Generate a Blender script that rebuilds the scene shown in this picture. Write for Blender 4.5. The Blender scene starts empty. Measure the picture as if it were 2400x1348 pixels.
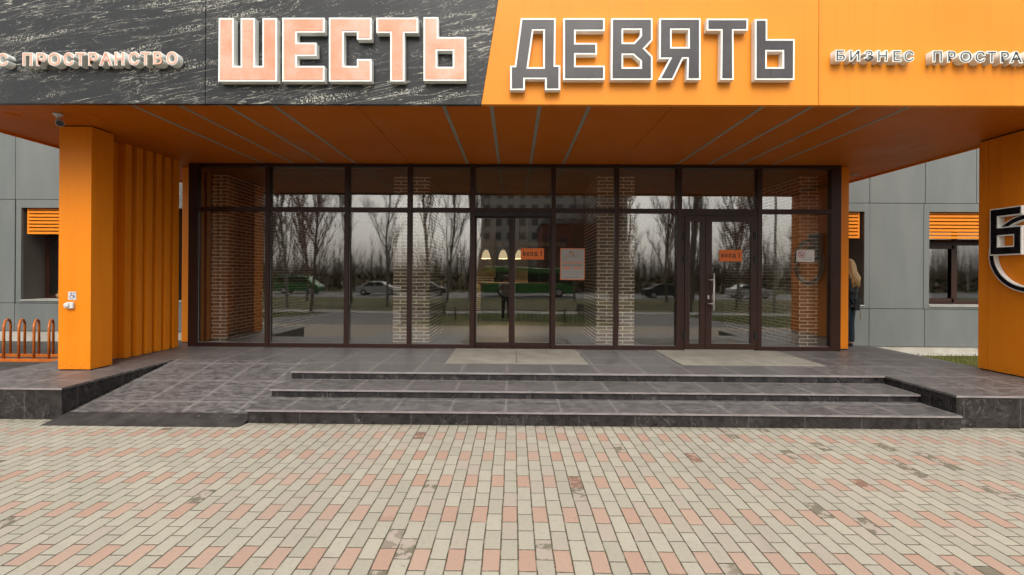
import bpy, bmesh, math, random
from mathutils import Vector, Matrix
from mathutils.geometry import tessellate_polygon
R = math.radians
S = bpy.context.scene
C = S.collection

# ------------------------------------------------------------------ camera
F, PX, PY, RO, YA, H = 1090.0, 1192.0, 643.0, .006, .010, 1.64
cam = bpy.data.cameras.new('camera'); camo = bpy.data.objects.new('camera', cam); C.objects.link(camo)
cam.sensor_width = 36; cam.lens = F/2400*36
cam.shift_x = (1200-PX)/2400; cam.shift_y = -(674-PY)/2400
cam.clip_start = .05; cam.clip_end = 3000
camo.matrix_world = Matrix.Translation((0, 0, H)) @ Matrix.Rotation(YA, 4, 'Z') @ Matrix.Rotation(R(90), 4, 'X') @ Matrix.Rotation(RO, 4, 'Z')
S.camera = camo

# ------------------------------------------------------------------ daylight (overcast)
SUN_EL, SUN_AZ = 50, 178          # compass style: 0 = +Y, clockwise; the sun stands behind the camera
w = bpy.data.worlds.new('World'); S.world = w; w.use_nodes = True
nt = w.node_tree; nt.nodes.clear()
sky = nt.nodes.new('ShaderNodeTexSky'); sky.sky_type = 'NISHITA'; sky.sun_disc = False
sky.sun_elevation = R(SUN_EL); sky.sun_rotation = R(SUN_AZ); sky.air_density = 1.2; sky.dust_density = 4; sky.ozone_density = 1
hs = nt.nodes.new('ShaderNodeHueSaturation'); hs.inputs['Saturation'].default_value = .18; hs.inputs['Value'].default_value = 1.0
wm = nt.nodes.new('ShaderNodeMixRGB'); wm.blend_type = 'MULTIPLY'; wm.inputs[0].default_value = 1; wm.inputs[2].default_value = (1.0, .985, .95, 1)
bg = nt.nodes.new('ShaderNodeBackground'); bg.inputs[1].default_value = .15
wo = nt.nodes.new('ShaderNodeOutputWorld')
nt.links.new(sky.outputs[0], hs.inputs['Color']); nt.links.new(hs.outputs[0], wm.inputs[1]); nt.links.new(wm.outputs[0], bg.inputs[0]); nt.links.new(bg.outputs[0], wo.inputs[0])
sl = bpy.data.lights.new('sun', 'SUN'); sl.energy = .6; sl.angle = R(40); sl.color = (1, .96, .9)
so = bpy.data.objects.new('sun', sl); C.objects.link(so)
sd = Vector((math.sin(R(SUN_AZ))*math.cos(R(SUN_EL)), math.cos(R(SUN_AZ))*math.cos(R(SUN_EL)), math.sin(R(SUN_EL))))
so.rotation_euler = sd.to_track_quat('Z', 'Y').to_euler()
S.view_settings.view_transform = 'Standard'; S.view_settings.look = 'None'
S.view_settings.exposure = .98; S.view_settings.gamma = 1
S.cycles.max_bounces = 8; S.cycles.transparent_max_bounces = 12; S.cycles.diffuse_bounces = 4; S.cycles.glossy_bounces = 4
S.cycles.sample_clamp_indirect = 4

# measuring helpers: where a sight line of the photograph meets a plane of the place
def ray(x, y):
    a = x-PX; b = PY-y; c, s = math.cos(RO), math.sin(RO)
    a2 = a*c-b*s; b2 = a*s+b*c; cy, sy = math.cos(YA), math.sin(YA)
    return (a2/F*cy-sy, a2/F*sy+cy, b2/F)
def onY(x, y, Y):
    r = ray(x, y); t = Y/r[1]; return (r[0]*t, H+r[2]*t)
def onX(x, y, X):
    r = ray(x, y); t = X/r[0]; return (r[1]*t, H+r[2]*t)

# ------------------------------------------------------------------ object helpers
class MB:
    def __init__(s): s.v = []; s.f = []
    def add(s, v, f):
        n = len(s.v); s.v += [tuple(p) for p in v]; s.f += [[i+n for i in q] for q in f]; return s
    def box(s, x0, x1, y0, y1, z0, z1):
        return s.add([(x0,y0,z0),(x1,y0,z0),(x1,y1,z0),(x0,y1,z0),(x0,y0,z1),(x1,y0,z1),(x1,y1,z1),(x0,y1,z1)],
                     [[0,3,2,1],[4,5,6,7],[0,1,5,4],[1,2,6,5],[2,3,7,6],[3,0,4,7]])
    def tube(s, pts, rad, n=8, cap=True):
        pts = [Vector(p) for p in pts]
        if not isinstance(rad, (list, tuple)): rad = [rad]*len(pts)
        base = len(s.v); prev = None
        for i, p in enumerate(pts):
            d = (pts[min(i+1, len(pts)-1)]-pts[max(i-1, 0)]).normalized()
            if prev is None:
                u = d.orthogonal().normalized()
            else:
                u = (prev-d*prev.dot(d)).normalized()
            prev = u; q = d.cross(u)
            for k in range(n):
                a = 2*math.pi*k/n; s.v.append(tuple(p+(u*math.cos(a)+q*math.sin(a))*rad[i]))
        for i in range(len(pts)-1):
            for k in range(n):
                a = base+i*n+k; b = base+i*n+(k+1) % n
                s.f.append([a, b, b+n, a+n])
        if cap:
            s.f.append([base+k for k in range(n)][::-1]); s.f.append([base+(len(pts)-1)*n+k for k in range(n)])
        return s
    def lathe(s, prof, cx, cy, n=16):
        base = len(s.v)
        for (r, z) in prof:
            for k in range(n):
                a = 2*math.pi*k/n; s.v.append((cx+r*math.cos(a), cy+r*math.sin(a), z))
        for i in range(len(prof)-1):
            for k in range(n):
                a = base+i*n+k; b = base+i*n+(k+1) % n; s.f.append([a, b, b+n, a+n])
        return s
    def prism(s, loops, f):      # loops in 2D, f(u, v, t) -> point, t = 0 front / 1 back
        flat = [p for l in loops for p in l]
        tri = tessellate_polygon([[Vector((p[0], p[1], 0)) for p in l] for l in loops])
        n = len(flat); base = len(s.v)
        s.v += [tuple(f(u, v, 0)) for u, v in flat]+[tuple(f(u, v, 1)) for u, v in flat]
        for t in tri:
            s.f.append([base+i for i in t]); s.f.append([base+n+i for i in reversed(t)])
        k = 0
        for l in loops:
            m = len(l)
            for i in range(m):
                a = base+k+i; b = base+k+(i+1) % m; s.f.append([a, b, b+n, a+n])
            k += m
        return s
    def obj(s, name, mat, parent=None, smooth=False, bevel=0):
        me = bpy.data.meshes.new(name); me.from_pydata(s.v, [], s.f)
        bm = bmesh.new(); bm.from_mesh(me); bmesh.ops.recalc_face_normals(bm, faces=bm.faces); bm.to_mesh(me); bm.free()
        if mat: me.materials.append(mat)
        if smooth:
            for p in me.polygons: p.use_smooth = True
        o = bpy.data.objects.new(name, me); C.objects.link(o)
        if parent is not None:
            o.parent = parent; bpy.context.view_layer.update() if False else None
            o.matrix_parent_inverse = Matrix.Translation(-parent.location) if parent.parent is None and parent.type == 'EMPTY' and parent.get('wp', 1) else Matrix.Identity(4)
        if bevel:
            b = o.modifiers.new('bevel', 'BEVEL'); b.width = bevel; b.segments = 2; b.limit_method = 'ANGLE'
        return o
def tag(o, label=None, cat=None, group=None, kind=None):
    if label: o['label'] = label
    if cat: o['category'] = cat
    if group: o['group'] = group
    if kind: o['kind'] = kind
    return o
def thing(name, label, cat, loc=(0,0,0), group=None):
    o = bpy.data.objects.new(name, None); o.location = loc; o.empty_display_size = .2; C.objects.link(o)
    return tag(o, label, cat, group)
def struct(name, mb, mat):
    return tag(mb.obj(name, mat), kind='structure')
def copy_tree(o, parent=None):
    kids = [c for c in C.objects if c.parent == o]
    c = o.copy(); C.objects.link(c); c.parent = parent
    for k in kids:
        g = [x for x in C.objects if x.parent == k]
        d = k.copy(); C.objects.link(d); d.parent = c; d.matrix_parent_inverse = k.matrix_parent_inverse.copy()
        for x in g:
            e = x.copy(); C.objects.link(e); e.parent = d; e.matrix_parent_inverse = x.matrix_parent_inverse.copy()
    return c
def inset(loop, d):              # polygon inset; outer loops CCW, holes CW move into the solid
    n = len(loop); out = []
    for i in range(n):
        p0, p1, p2 = Vector(loop[i-1]), Vector(loop[i]), Vector(loop[(i+1) % n])
        e1 = (p1-p0).normalized(); e2 = (p2-p1).normalized()
        n1 = Vector((-e1.y, e1.x)); n2 = Vector((-e2.y, e2.x))
        m = n1+n2; k = d/max(.25, (1+n1.dot(n2)))
        out.append((p1.x+m.x*k, p1.y+m.y*k))
    return out
def area(l): return sum(l[i-1][0]*l[i][1]-l[i][0]*l[i-1][1] for i in range(len(l)))/2
def orient(loops):
    return [l if (area(l) > 0) == (i == 0) else l[::-1] for i, l in enumerate(loops)]

# ------------------------------------------------------------------ materials
def srgb(r, g, b):
    f = lambda c: (c/255/12.92) if c/255 <= .04045 else ((c/255+.055)/1.055)**2.4
    return (f(r), f(g), f(b), 1)
class MT:
    """small node helper"""
    def __init__(s, name, rough=.5, spec=.5, metal=0):
        s.m = bpy.data.materials.new(name); s.m.use_nodes = True; s.t = s.m.node_tree
        s.b = s.t.nodes['Principled BSDF']; s.b.inputs['Roughness'].default_value = rough
        s.b.inputs['Specular IOR Level'].default_value = spec; s.b.inputs['Metallic'].default_value = metal
    def n(s, ty, **k):
        x = s.t.nodes.new('ShaderNode'+ty)
        for a, v in k.items(): setattr(x, a, v)
        return x
    def l(s, a, b): s.t.links.new(a, b)
    def sock(s, v, i):
        if isinstance(v, (int, float)): i.default_value = v
        elif isinstance(v, tuple): i.default_value = v
        else: s.l(v, i)
    def m_(s, op, a, b=0, c=None):
        x = s.n('Math', operation=op); s.sock(a, x.inputs[0]); s.sock(b, x.inputs[1])
        if c is not None: s.sock(c, x.inputs[2])
        return x.outputs[0]
    def mix(s, f, a, b, mode='MIX'):
        x = s.n('MixRGB', blend_type=mode); s.sock(f, x.inputs[0]); s.sock(a, x.inputs[1]); s.sock(b, x.inputs[2]); return x.outputs[0]
    def ss(s, v, lo, hi, a=0., b=1.):
        x = s.n('MapRange', interpolation_type='SMOOTHSTEP'); s.sock(v, x.inputs[0])
        for i, q in enumerate((lo, hi, a, b)): x.inputs[i+1].default_value = q
        return x.outputs[0]
    def pos(s):
        if not hasattr(s, '_p'): s._p = s.n('TexCoord').outputs['Object']; s._x = s.n('SeparateXYZ'); s.l(s._p, s._x.inputs[0])
        return s._p
    def xyz(s): s.pos(); return s._x.outputs
    def comb(s, x, y, z=0.):
        c = s.n('CombineXYZ'); s.sock(x, c.inputs[0]); s.sock(y, c.inputs[1]); s.sock(z, c.inputs[2]); return c.outputs[0]
    def noise(s, scale, detail=4, vec=None, rough=.55, dist=0.):
        x = s.n('TexNoise'); x.inputs['Scale'].default_value = scale; x.inputs['Detail'].default_value = detail
        x.inputs['Roughness'].default_value = rough; x.inputs['Distortion'].default_value = dist
        s.l(vec if vec is not None else s.pos(), x.inputs['Vector']); return x.outputs[0]
    def mapv(s, scale=(1,1,1), rot=(0,0,0), loc=(0,0,0)):
        x = s.n('Mapping'); x.inputs['Scale'].default_value = scale; x.inputs['Rotation'].default_value = rot; x.inputs['Location'].default_value = loc
        s.l(s.pos(), x.inputs[0]); return x.outputs[0]
    def col(s, c, k=.8):
        s.sock(s.mix(1.0, c, (k, k, k, 1), 'MULTIPLY'), s.b.inputs['Base Color']); return s
    def rough(s, r): s.sock(r, s.b.inputs['Roughness']); return s
    def bump(s, h, strength=.3, dist=.01):
        x = s.n('Bump'); x.inputs['Strength'].default_value = strength; x.inputs['Distance'].default_value = dist
        s.l(h, x.inputs['Height']); s.l(x.outputs[0], s.b.inputs['Normal']); return s
def mottled(name, c1, c2, scale=3, rough=.5, spec=.4, fine=.0, bump=.0, metal=0, vec=(1,1,1)):
    t = MT(name, rough, spec, metal)
    v = t.mapv(vec)
    f = t.ss(t.noise(scale, 5, v), .3, .7)
    c = t.mix(f, c1, c2)
    if fine:
        g = t.noise(220, 2); c = t.mix(t.m_('MULTIPLY', t.ss(g, .35, .65), fine), c, tuple(x*.55 for x in c1[:3])+(1,))
    t.col(c)
    t.rough(t.ss(t.noise(scale*2.3, 3, v), .3, .7, max(.02, rough-.07), rough+.08))
    if bump: t.bump(t.noise(scale*12, 4), bump, .004)
    return t.m
ORANGE = (.86, .248, .006, 1)
def orange_mat(name, rough=.42, spec=.22, sof=False):
    t = MT(name, rough, spec)
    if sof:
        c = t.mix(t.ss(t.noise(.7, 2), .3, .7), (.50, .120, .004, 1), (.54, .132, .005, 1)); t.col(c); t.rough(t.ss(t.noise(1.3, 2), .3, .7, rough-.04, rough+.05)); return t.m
    streak = t.ss(t.noise(1.0, 4, t.mapv((7, 7, .35))), .45, .8)
    c = t.mix(t.ss(t.noise(.9, 3), .3, .7), ORANGE, (.88, .262, .010, 1))
    c = t.mix(t.m_('MULTIPLY', streak, .3), c, (.60, .14, .006, 1))
    g = t.ss(t.noise(38, 3), .72, .8); c = t.mix(t.m_('MULTIPLY', g, .35), c, (.35, .13, .03, 1))
    z_ = t.xyz()[2]
    sc_ = t.m_('MULTIPLY', t.ss(z_, .50, .365), t.ss(t.noise(22, 5, t.mapv((1, 1, 2.2))), .50, .66))
    c = t.mix(t.m_('MULTIPLY', sc_, .55), c, (.22, .10, .04, 1))
    t.col(c); t.rough(t.ss(t.noise(5, 3), .3, .7, rough-.06, rough+.1)); t.bump(t.noise(1.6, 2), .06, .02)
    return t.m
M = {}
M['orange'] = orange_mat('orange_panel')
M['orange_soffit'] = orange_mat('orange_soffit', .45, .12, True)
t = MT('orange_fascia', .5, .25)
x_, y_, z_ = t.xyz()
drip = t.ss(t.noise(1, 4, t.mapv((16, 1, .5))), .52, .78)
low = t.ss(z_, 3.75, 3.56)
c = t.mix(t.ss(t.noise(.7, 2), .3, .7), (.90, .315, .022, 1), (.86, .275, .014, 1))
c = t.mix(t.m_('MULTIPLY', drip, .28), c, (.66, .19, .03, 1))
c = t.mix(t.m_('MULTIPLY', t.ss(t.noise(1, 4, t.mapv((26, 1, .8), loc=(3, 0, 1))), .6, .78), t.m_('MULTIPLY', t.ss(z_, 3.95, 3.6), .35)), c, (.42, .13, .04, 1))
t.col(c); M['orange_fascia'] = t.m
M['louvre'] = mottled('orange_louvre_paint', (.86, .25, .008, 1), (.90, .28, .012, 1), 4, .45, .25)
M['seam'] = mottled('dark_joint', (.03, .012, .006, 1), (.02, .01, .006, 1), 4, .7)
M['grey_panel'] = mottled('grey_composite_panel', (.150, .165, .157, 1), (.182, .194, .184, 1), 1.1, .45, .4, vec=(2.2, 2.2, .45))
M['dark_gap'] = mottled('dark_gap', (.02, .022, .02, 1), (.03, .03, .03, 1), 3, .8)
M['reveal'] = mottled('dull_reveal', (.095, .088, .08, 1), (.115, .105, .096, 1), 2, .5)
t = MT('dark_brown_aluminium', .38, .32)
t.col(t.mix(t.ss(t.noise(2.5, 2), .3, .7), (.034, .0125, .0085, 1), (.040, .015, .010, 1))); M['frame'] = t.m
M['black'] = mottled('black_metal', (.012, .012, .012, 1), (.02, .02, .02, 1), 6, .4)
M['rubber'] = mottled('rubber', (.014, .014, .014, 1), (.022, .022, .022, 1), 6, .8)
M['steel'] = mottled('brushed_steel', (.78, .72, .68, 1), (.66, .61, .58, 1), 8, .35, .5, metal=.3)
M['white'] = mottled('white_plastic', (.74, .73, .70, 1), (.66, .64, .60, 1), 6, .4)
M['trim'] = mottled('light_glazing_bead', (.30, .30, .29, 1), (.24, .24, .23, 1), 6, .35)
M['strip'] = mottled('grey_light_diffuser', (.30, .31, .26, 1), (.25, .26, .22, 1), 5, .5)
M['sill'] = mottled('pale_metal_sill', (.44, .43, .38, 1), (.36, .35, .31, 1), 5, .45)
M['plinth'] = mottled('pale_concrete', (.60, .57, .50, 1), (.40, .37, .31, 1), 1.6, .85, .2, .2, .3)
t = MT('letter_side_white', .45, .4)
x_, y_, z_ = t.xyz()
c = t.mix(t.ss(t.noise(9, 4), .35, .75), (.98, .99, .95, 1), (.93, .94, .88, 1))
t.col(t.mix(t.m_('MULTIPLY', t.ss(t.noise(1, 3, t.mapv((30, 30, 4))), .6, .8), .3), c, (.42, .38, .32, 1)))
M['letter_side'] = t.m
M['pink'] = mottled('pink_acrylic', (.93, .46, .34, 1), (.93, .31, .17, 1), 3.2, .3, .5)
M['small_pink'] = mottled('coral_acrylic', (.86, .40, .27, 1), (.84, .45, .33, 1), 3.2, .35)
t = MT('charcoal_acrylic', .35, .5)
c = t.mix(t.ss(t.noise(3, 4), .35, .7), (.030, .024, .027, 1), (.056, .048, .051, 1))
t.col(t.mix(t.m_('MULTIPLY', t.ss(t.noise(1, 3, t.mapv((18, 18, 1.5))), .55, .7), .6), c, (.03, .024, .026, 1)))
M['charcoal'] = t.m
M['small_grey'] = mottled('slate_acrylic', (.045, .048, .055, 1), (.07, .07, .078, 1), 5, .35)
M['logo_black'] = mottled('black_acrylic', (.006, .005, .007, 1), (.010, .008, .010, 1), 5, .25)
M['logo_edge'] = mottled('grey_letter_edge', (.30, .26, .25, 1), (.24, .21, .20, 1), 5, .4)

def marble():
    t = MT('dark_veined_stone_panel', .34, .25)
    def frame_(rot, sx, sz, off):
        a = t.mapv((1, 1, 1), (0, R(rot), 0), (off, 0, off*1.7))
        m = t.n('Mapping'); m.inputs['Scale'].default_value = (sx, 1, sz); t.l(a, m.inputs[0]); return m.outputs[0]
    def veins(rot, sx, sz, scale, width, lo, hi, det, off, warp=.35):
        v = frame_(rot, sx, sz, off)
        nz = t.n('TexNoise'); nz.inputs['Scale'].default_value = 3.5; nz.inputs['Detail'].default_value = 5; nz.inputs['Roughness'].default_value = .6; t.l(v, nz.inputs['Vector'])
        vm = t.n('VectorMath', operation='SCALE'); t.l(nz.outputs['Color'], vm.inputs[0]); vm.inputs['Scale'].default_value = warp
        va = t.n('VectorMath', operation='ADD'); t.l(v, va.inputs[0]); t.l(vm.outputs[0], va.inputs[1])
        a = t.noise(scale, det, va.outputs[0], .5)
        f = t.m_('FRACT', t.m_('MULTIPLY', a, 7))
        line = t.ss(t.m_('ABSOLUTE', t.m_('SUBTRACT', f, .5)), .0, width, 1., 0.)
        msk = t.ss(t.noise(1.5, 5, frame_(rot, sx*1.6, sz*.7, off+5), .6), lo, hi)
        return t.m_('MULTIPLY', line, msk)
    a = veins(10, .22, 2.4, 2.6, .055, .47, .58, 2.5, 0, .3)
    b = veins(12, .34, 3.8, 4.2, .07, .47, .60, 2.5, 7.3, .25)
    c2 = veins(33, .6, 2.2, 3.2, .045, .50, .60, 3, 3.1, .4)
    e = veins(-24, .7, 2.2, 3.0, .035, .50, .62, 3, 13.1, .4)
    # crumbly pale streaks
    d = t.m_('MULTIPLY', t.ss(t.noise(3.2, 4, frame_(11, .32, 3.2, 11), .55), .56, .66), t.ss(t.noise(60, 5), .50, .60))
    gr = t.ss(t.noise(55, 4), .35, .6)
    tot = t.m_('MAXIMUM', t.m_('MAXIMUM', a, t.m_('MULTIPLY', b, .8)), t.m_('MAXIMUM', t.m_('MULTIPLY', t.m_('MAXIMUM', c2, e), .75), d))
    tot = t.m_('MULTIPLY', tot, t.m_('ADD', .4, t.m_('MULTIPLY', gr, .6)))
    base = t.mix(t.ss(t.noise(1.4, 4), .3, .7), (.024, .025, .027, 1), (.036, .037, .039, 1))
    t.col(t.mix(tot, base, (.56, .54, .46, 1)))
    return t.m
M['marble'] = marble()

def tiles(name, dark, mid, joint, jx=.074, jy=6.06, pitch=.607, rough=.45, vert=False, worn=.5):
    t = MT(name, rough, .45)
    x, y, z = t.xyz()
    if vert: x = t.m_('ADD', x, y); y = z
    u = t.m_('DIVIDE', t.m_('ADD', x, jx), pitch)
    v = t.m_('DIVIDE', t.m_('SUBTRACT', y, jy), pitch)
    fu = t.m_('FRACT', u); fv = t.m_('FRACT', v)
    du = t.m_('MULTIPLY', t.m_('MINIMUM', fu, t.m_('SUBTRACT', 1, fu)), pitch)
    dv = t.m_('MULTIPLY', t.m_('MINIMUM', fv, t.m_('SUBTRACT', 1, fv)), pitch)
    d = du if vert else t.m_('MINIMUM', du, dv)
    wn = t.n('TexWhiteNoise', noise_dimensions='2D'); t.l(t.comb(t.m_('FLOOR', u), t.m_('FLOOR', v)), wn.inputs[0])
    rnd = wn.outputs[0]
    nz = t.noise(9, 8, t.mapv((1, 2.6, 1)), .7)
    c = t.mix(t.ss(nz, .36, .66), dark, mid)
    c = t.mix(t.m_('MULTIPLY', t.ss(t.noise(40, 6, t.mapv((1, 5, 2)), .7), .5, .75), .45), c, tuple(q*1.7 for q in mid[:3])+(1,))
    c = t.mix(t.m_('MULTIPLY', rnd, .22), c, tuple(q*.6 for q in dark[:3])+(1,))
    edge = t.m_('MULTIPLY', t.ss(d, .05, .0), t.m_('MULTIPLY', t.ss(t.noise(16, 5), .3, .7), worn))
    c = t.mix(t.m_('MULTIPLY', edge, .8), c, tuple(q*1.7 for q in mid[:3])+(1,))
    # pale scratches
    sc = t.noise(5, 7, t.mapv((1, 1, 1), (0, 0, .6)), .6, 1.5)
    scr = t.m_('MULTIPLY', t.ss(t.m_('ABSOLUTE', t.m_('SUBTRACT', sc, .5)), 0, .012, 1., 0.), t.ss(t.noise(3.1, 3), .48, .6))
    c = t.mix(t.m_('MULTIPLY', scr, .35 if vert else .2), c, (.36, .33, .31, 1))
    j = t.ss(d, .0028, .0052, 1., 0.)
    c = t.mix(t.m_('MULTIPLY', j, .7), c, joint)
    t.col(c); t.rough(t.ss(nz, .3, .7, rough-.1, rough+.15))
    t.bump(t.m_('SUBTRACT', t.m_('MULTIPLY', t.noise(60, 5), .25), j), .25, .003)
    return t.m
M['tile'] = tiles('grey_brown_stone_tile', (.070, .065, .065, 1), (.200, .184, .177, 1), (.32, .30, .28, 1))
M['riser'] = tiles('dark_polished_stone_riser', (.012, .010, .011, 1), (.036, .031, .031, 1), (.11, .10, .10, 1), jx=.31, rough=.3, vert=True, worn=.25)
M['nosing'] = mottled('pale_nosing_edge', (.31, .275, .27, 1), (.22, .19, .185, 1), 6, .5)
M['ramptoe'] = mottled('dark_mortar', (.030, .025, .024, 1), (.06, .052, .048, 1), 5, .8, .3, .2, .4)
t = MT('ribbed_grey_mat', .8, .2)
x_, y_, z_ = t.xyz()
rib = t.m_('FRACT', t.m_('MULTIPLY', y_, 42))
c = t.mix(t.ss(t.noise(3, 5), .3, .7), (.30, .28, .235, 1), (.40, .375, .32, 1))
c = t.mix(t.m_('MULTIPLY', t.ss(rib, .5, .7), .35), c, (.08, .075, .06, 1))
t.col(c); M['mat'] = t.m

def paver():
    t = MT('block_paving', .82, .25)
    x, y, z = t.xyz()
    wv = t.n('TexNoise'); wv.inputs['Scale'].default_value = 2.4; wv.inputs['Detail'].default_value = 3; t.l(t.pos(), wv.inputs['Vector'])
    sx = t.n('SeparateColor'); t.l(wv.outputs['Color'], sx.inputs[0])
    xj = t.m_('ADD', x, t.m_('MULTIPLY', t.m_('SUBTRACT', sx.outputs[0], .5), .014))
    yj = t.m_('ADD', y, t.m_('MULTIPLY', t.m_('SUBTRACT', sx.outputs[1], .5), .014))
    Wd, L = .1029, .2042
    cx = t.m_('DIVIDE', t.m_('ADD', xj, .064+Wd*400), Wd)
    col = t.m_('FLOOR', cx); par = t.m_('MODULO', col, 2)
    cr = t.n('TexWhiteNoise', noise_dimensions='1D'); t.l(col, cr.inputs['W'])
    jit = t.m_('MULTIPLY', t.m_('SUBTRACT', cr.outputs[0], .5), .05)
    u = t.m_('ADD', t.m_('ADD', t.m_('DIVIDE', t.m_('SUBTRACT', yj, 3.077-L*400), L), t.m_('MULTIPLY', par, 2.5)), jit)
    idx = t.m_('FLOOR', u)
    pink = t.m_('LESS_THAN', t.m_('MODULO', idx, 5), .5)
    fx = t.m_('FRACT', cx); fy = t.m_('FRACT', u)
    dx = t.m_('MULTIPLY', t.m_('MINIMUM', fx, t.m_('SUBTRACT', 1, fx)), Wd)
    dy = t.m_('MULTIPLY', t.m_('MINIMUM', fy, t.m_('SUBTRACT', 1, fy)), L)
    en = t.m_('MULTIPLY', t.m_('SUBTRACT', t.noise(75, 4), .5), .007)
    d = t.m_('ADD', t.m_('MINIMUM', dx, t.m_('ADD', dy, .0006)), en)
    wn = t.n('TexWhiteNoise', noise_dimensions='2D'); t.l(t.comb(col, idx), wn.inputs[0])
    rn = t.n('SeparateColor'); t.l(wn.outputs['Color'], rn.inputs[0])
    grit = t.noise(260, 3, None, .8); blot = t.noise(5, 5)
    g = t.mix(rn.outputs[0], (.395, .37, .295, 1), (.465, .43, .345, 1))
    g = t.mix(t.ss(rn.outputs[1], .75, .95), g, (.435, .37, .305, 1))
    g = t.mix(t.m_('MULTIPLY', t.ss(blot, .5, .75), .4), g, (.36, .34, .285, 1))
    p = t.mix(rn.outputs[0], (.455, .282, .212, 1), (.485, .335, .258, 1))
    p = t.mix(t.ss(t.m_('ADD', rn.outputs[2], t.m_('MULTIPLY', t.ss(x, 1.2, 2.5), .010)), .9985, .9995), p, (.21, .075, .05, 1))
    c = t.mix(pink, g, p)
    # large worn stripe of colour loss and soft dirt
    c = t.mix(t.m_('MULTIPLY', t.ss(t.noise(.8, 5), .40, .7), .28), c, (.33, .31, .27, 1))
    c = t.mix(t.m_('MULTIPLY', t.ss(grit, .50, .72), .6), c, (.24, .22, .18, 1))
    c = t.mix(t.m_('MULTIPLY', t.ss(t.noise(300, 2, t.mapv((1, 1, 1), loc=(4, 4, 0)), .7), .62, .8), .5), c, (.64, .6, .52, 1))
    c = t.mix(t.m_('MULTIPLY', t.ss(t.noise(34, 6, None, .7), .48, .72), .42), c, (.27, .25, .20, 1))
    # spalled damp patches, each keeping to its own block, mostly towards the right
    sel = t.ss(t.m_('ADD', rn.outputs[1], t.m_('MULTIPLY', t.ss(x, .3, 3.0), .075)), .976, .988)
    pat = t.m_('MULTIPLY', sel, t.ss(t.noise(9, 6, None, .62), .47, .53))
    c = t.mix(t.m_('MULTIPLY', pat, .78), c, t.mix(pink, (.13, .118, .075, 1), (.20, .11, .075, 1)))
    spot = t.ss(t.noise(11, 3, t.mapv((1, 1, 1), loc=(9, 2, 0)), .5), .735, .75)
    c = t.mix(t.m_('MULTIPLY', spot, .55), c, (.19, .16, .12, 1))
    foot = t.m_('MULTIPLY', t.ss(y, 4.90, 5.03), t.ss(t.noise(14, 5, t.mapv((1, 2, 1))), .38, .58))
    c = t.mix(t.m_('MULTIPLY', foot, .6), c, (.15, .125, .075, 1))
    j = t.ss(d, .0026, .0058, 1., 0.)
    jc = t.mix(t.ss(t.noise(20, 3), .3, .7), (.055, .045, .028, 1), (.12, .10, .065, 1))
    jf = t.m_('MULTIPLY', j, t.ss(t.noise(9, 3, t.mapv((1,1,1), loc=(1,7,0))), .28, .5, .45, 1.))
    c = t.mix(jf, c, jc)
    t.col(c)
    hgt = t.m_('ADD', t.m_('SUBTRACT', t.m_('MULTIPLY', grit, .15), t.ss(d, .001, .009, 1., 0.)), t.m_('MULTIPLY', rn.outputs[2], .25))
    t.bump(hgt, .5, .006)
    return t.m
M['paver'] = paver()

def brick():
    t = MT('brown_long_brick', .75, .3)
    x, y, z = t.xyz()
    b = t.n('TexBrick', offset=.5, offset_frequency=2, squash=1, squash_frequency=2)
    t.l(t.comb(t.m_('ADD', x, y), t.m_('SUBTRACT', z, .36)), b.inputs['Vector'])
    b.inputs['Scale'].default_value = 1; b.inputs['Mortar Size'].default_value = .0085; b.inputs['Mortar Smooth'].default_value = .15
    b.inputs['Brick Width'].default_value = .30; b.inputs['Row Height'].default_value = .0656; b.inputs['Bias'].default_value = 0
    b.inputs['Color1'].default_value = (.165, .115, .085, 1); b.inputs['Color2'].default_value = (.29, .215, .165, 1); b.inputs['Mortar'].default_value = (.95, .90, .80, 1)
    c = t.mix(t.m_('MULTIPLY', t.ss(t.noise(35, 5), .4, .7), .3), b.outputs[0], (.09, .05, .035, 1))
    t.col(c, 1.); t.bump(t.m_('ADD', b.outputs['Fac'], t.m_('MULTIPLY', t.noise(70, 3), .3)), .5, .006)
    return t.m
M['brick'] = brick()

def glass(name, refl, tint):
    m = bpy.data.materials.new(name); m.use_nodes = True; t = m.node_tree; t.nodes.clear()
    o = t.nodes.new('ShaderNodeOutputMaterial'); mx = t.nodes.new('ShaderNodeMixShader')
    tr = t.nodes.new('ShaderNodeBsdfTransparent'); tr.inputs[0].default_value = tint
    gl = t.nodes.new('ShaderNodeBsdfGlossy'); gl.inputs['Roughness'].default_value = .022; gl.inputs[0].default_value = (.97, .96, .95, 1)
    fr = t.nodes.new('ShaderNodeFresnel'); fr.inputs[0].default_value = 1.5
    mr = t.nodes.new('ShaderNodeMapRange'); mr.inputs[1].default_value = .04; mr.inputs[2].default_value = 1; mr.inputs[3].default_value = refl; mr.inputs[4].default_value = 1
    # very slight waviness of real sheets
    tc = t.nodes.new('ShaderNodeTexCoord'); nz = t.nodes.new('ShaderNodeTexNoise'); nz.inputs['Scale'].default_value = .9; nz.inputs['Detail'].default_value = 1
    bp = t.nodes.new('ShaderNodeBump'); bp.inputs['Strength'].default_value = .09; bp.inputs['Distance'].default_value = .02
    t.links.new(tc.outputs['Object'], nz.inputs[0]); t.links.new(nz.outputs[0], bp.inputs['Height']); t.links.new(bp.outputs[0], gl.inputs['Normal'])
    t.links.new(fr.outputs[0], mr.inputs[0]); t.links.new(mr.outputs[0], mx.inputs[0]); t.links.new(tr.outputs[0], mx.inputs[1]); t.links.new(gl.outputs[0], mx.inputs[2]); t.links.new(mx.outputs[0], o.inputs[0])
    return m
M['glass'] = glass('storefront_glass', .125, (.97, .96, .93, 1))
M['wglass'] = glass('window_glass', .22, (.92, .92, .88, 1))
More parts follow.
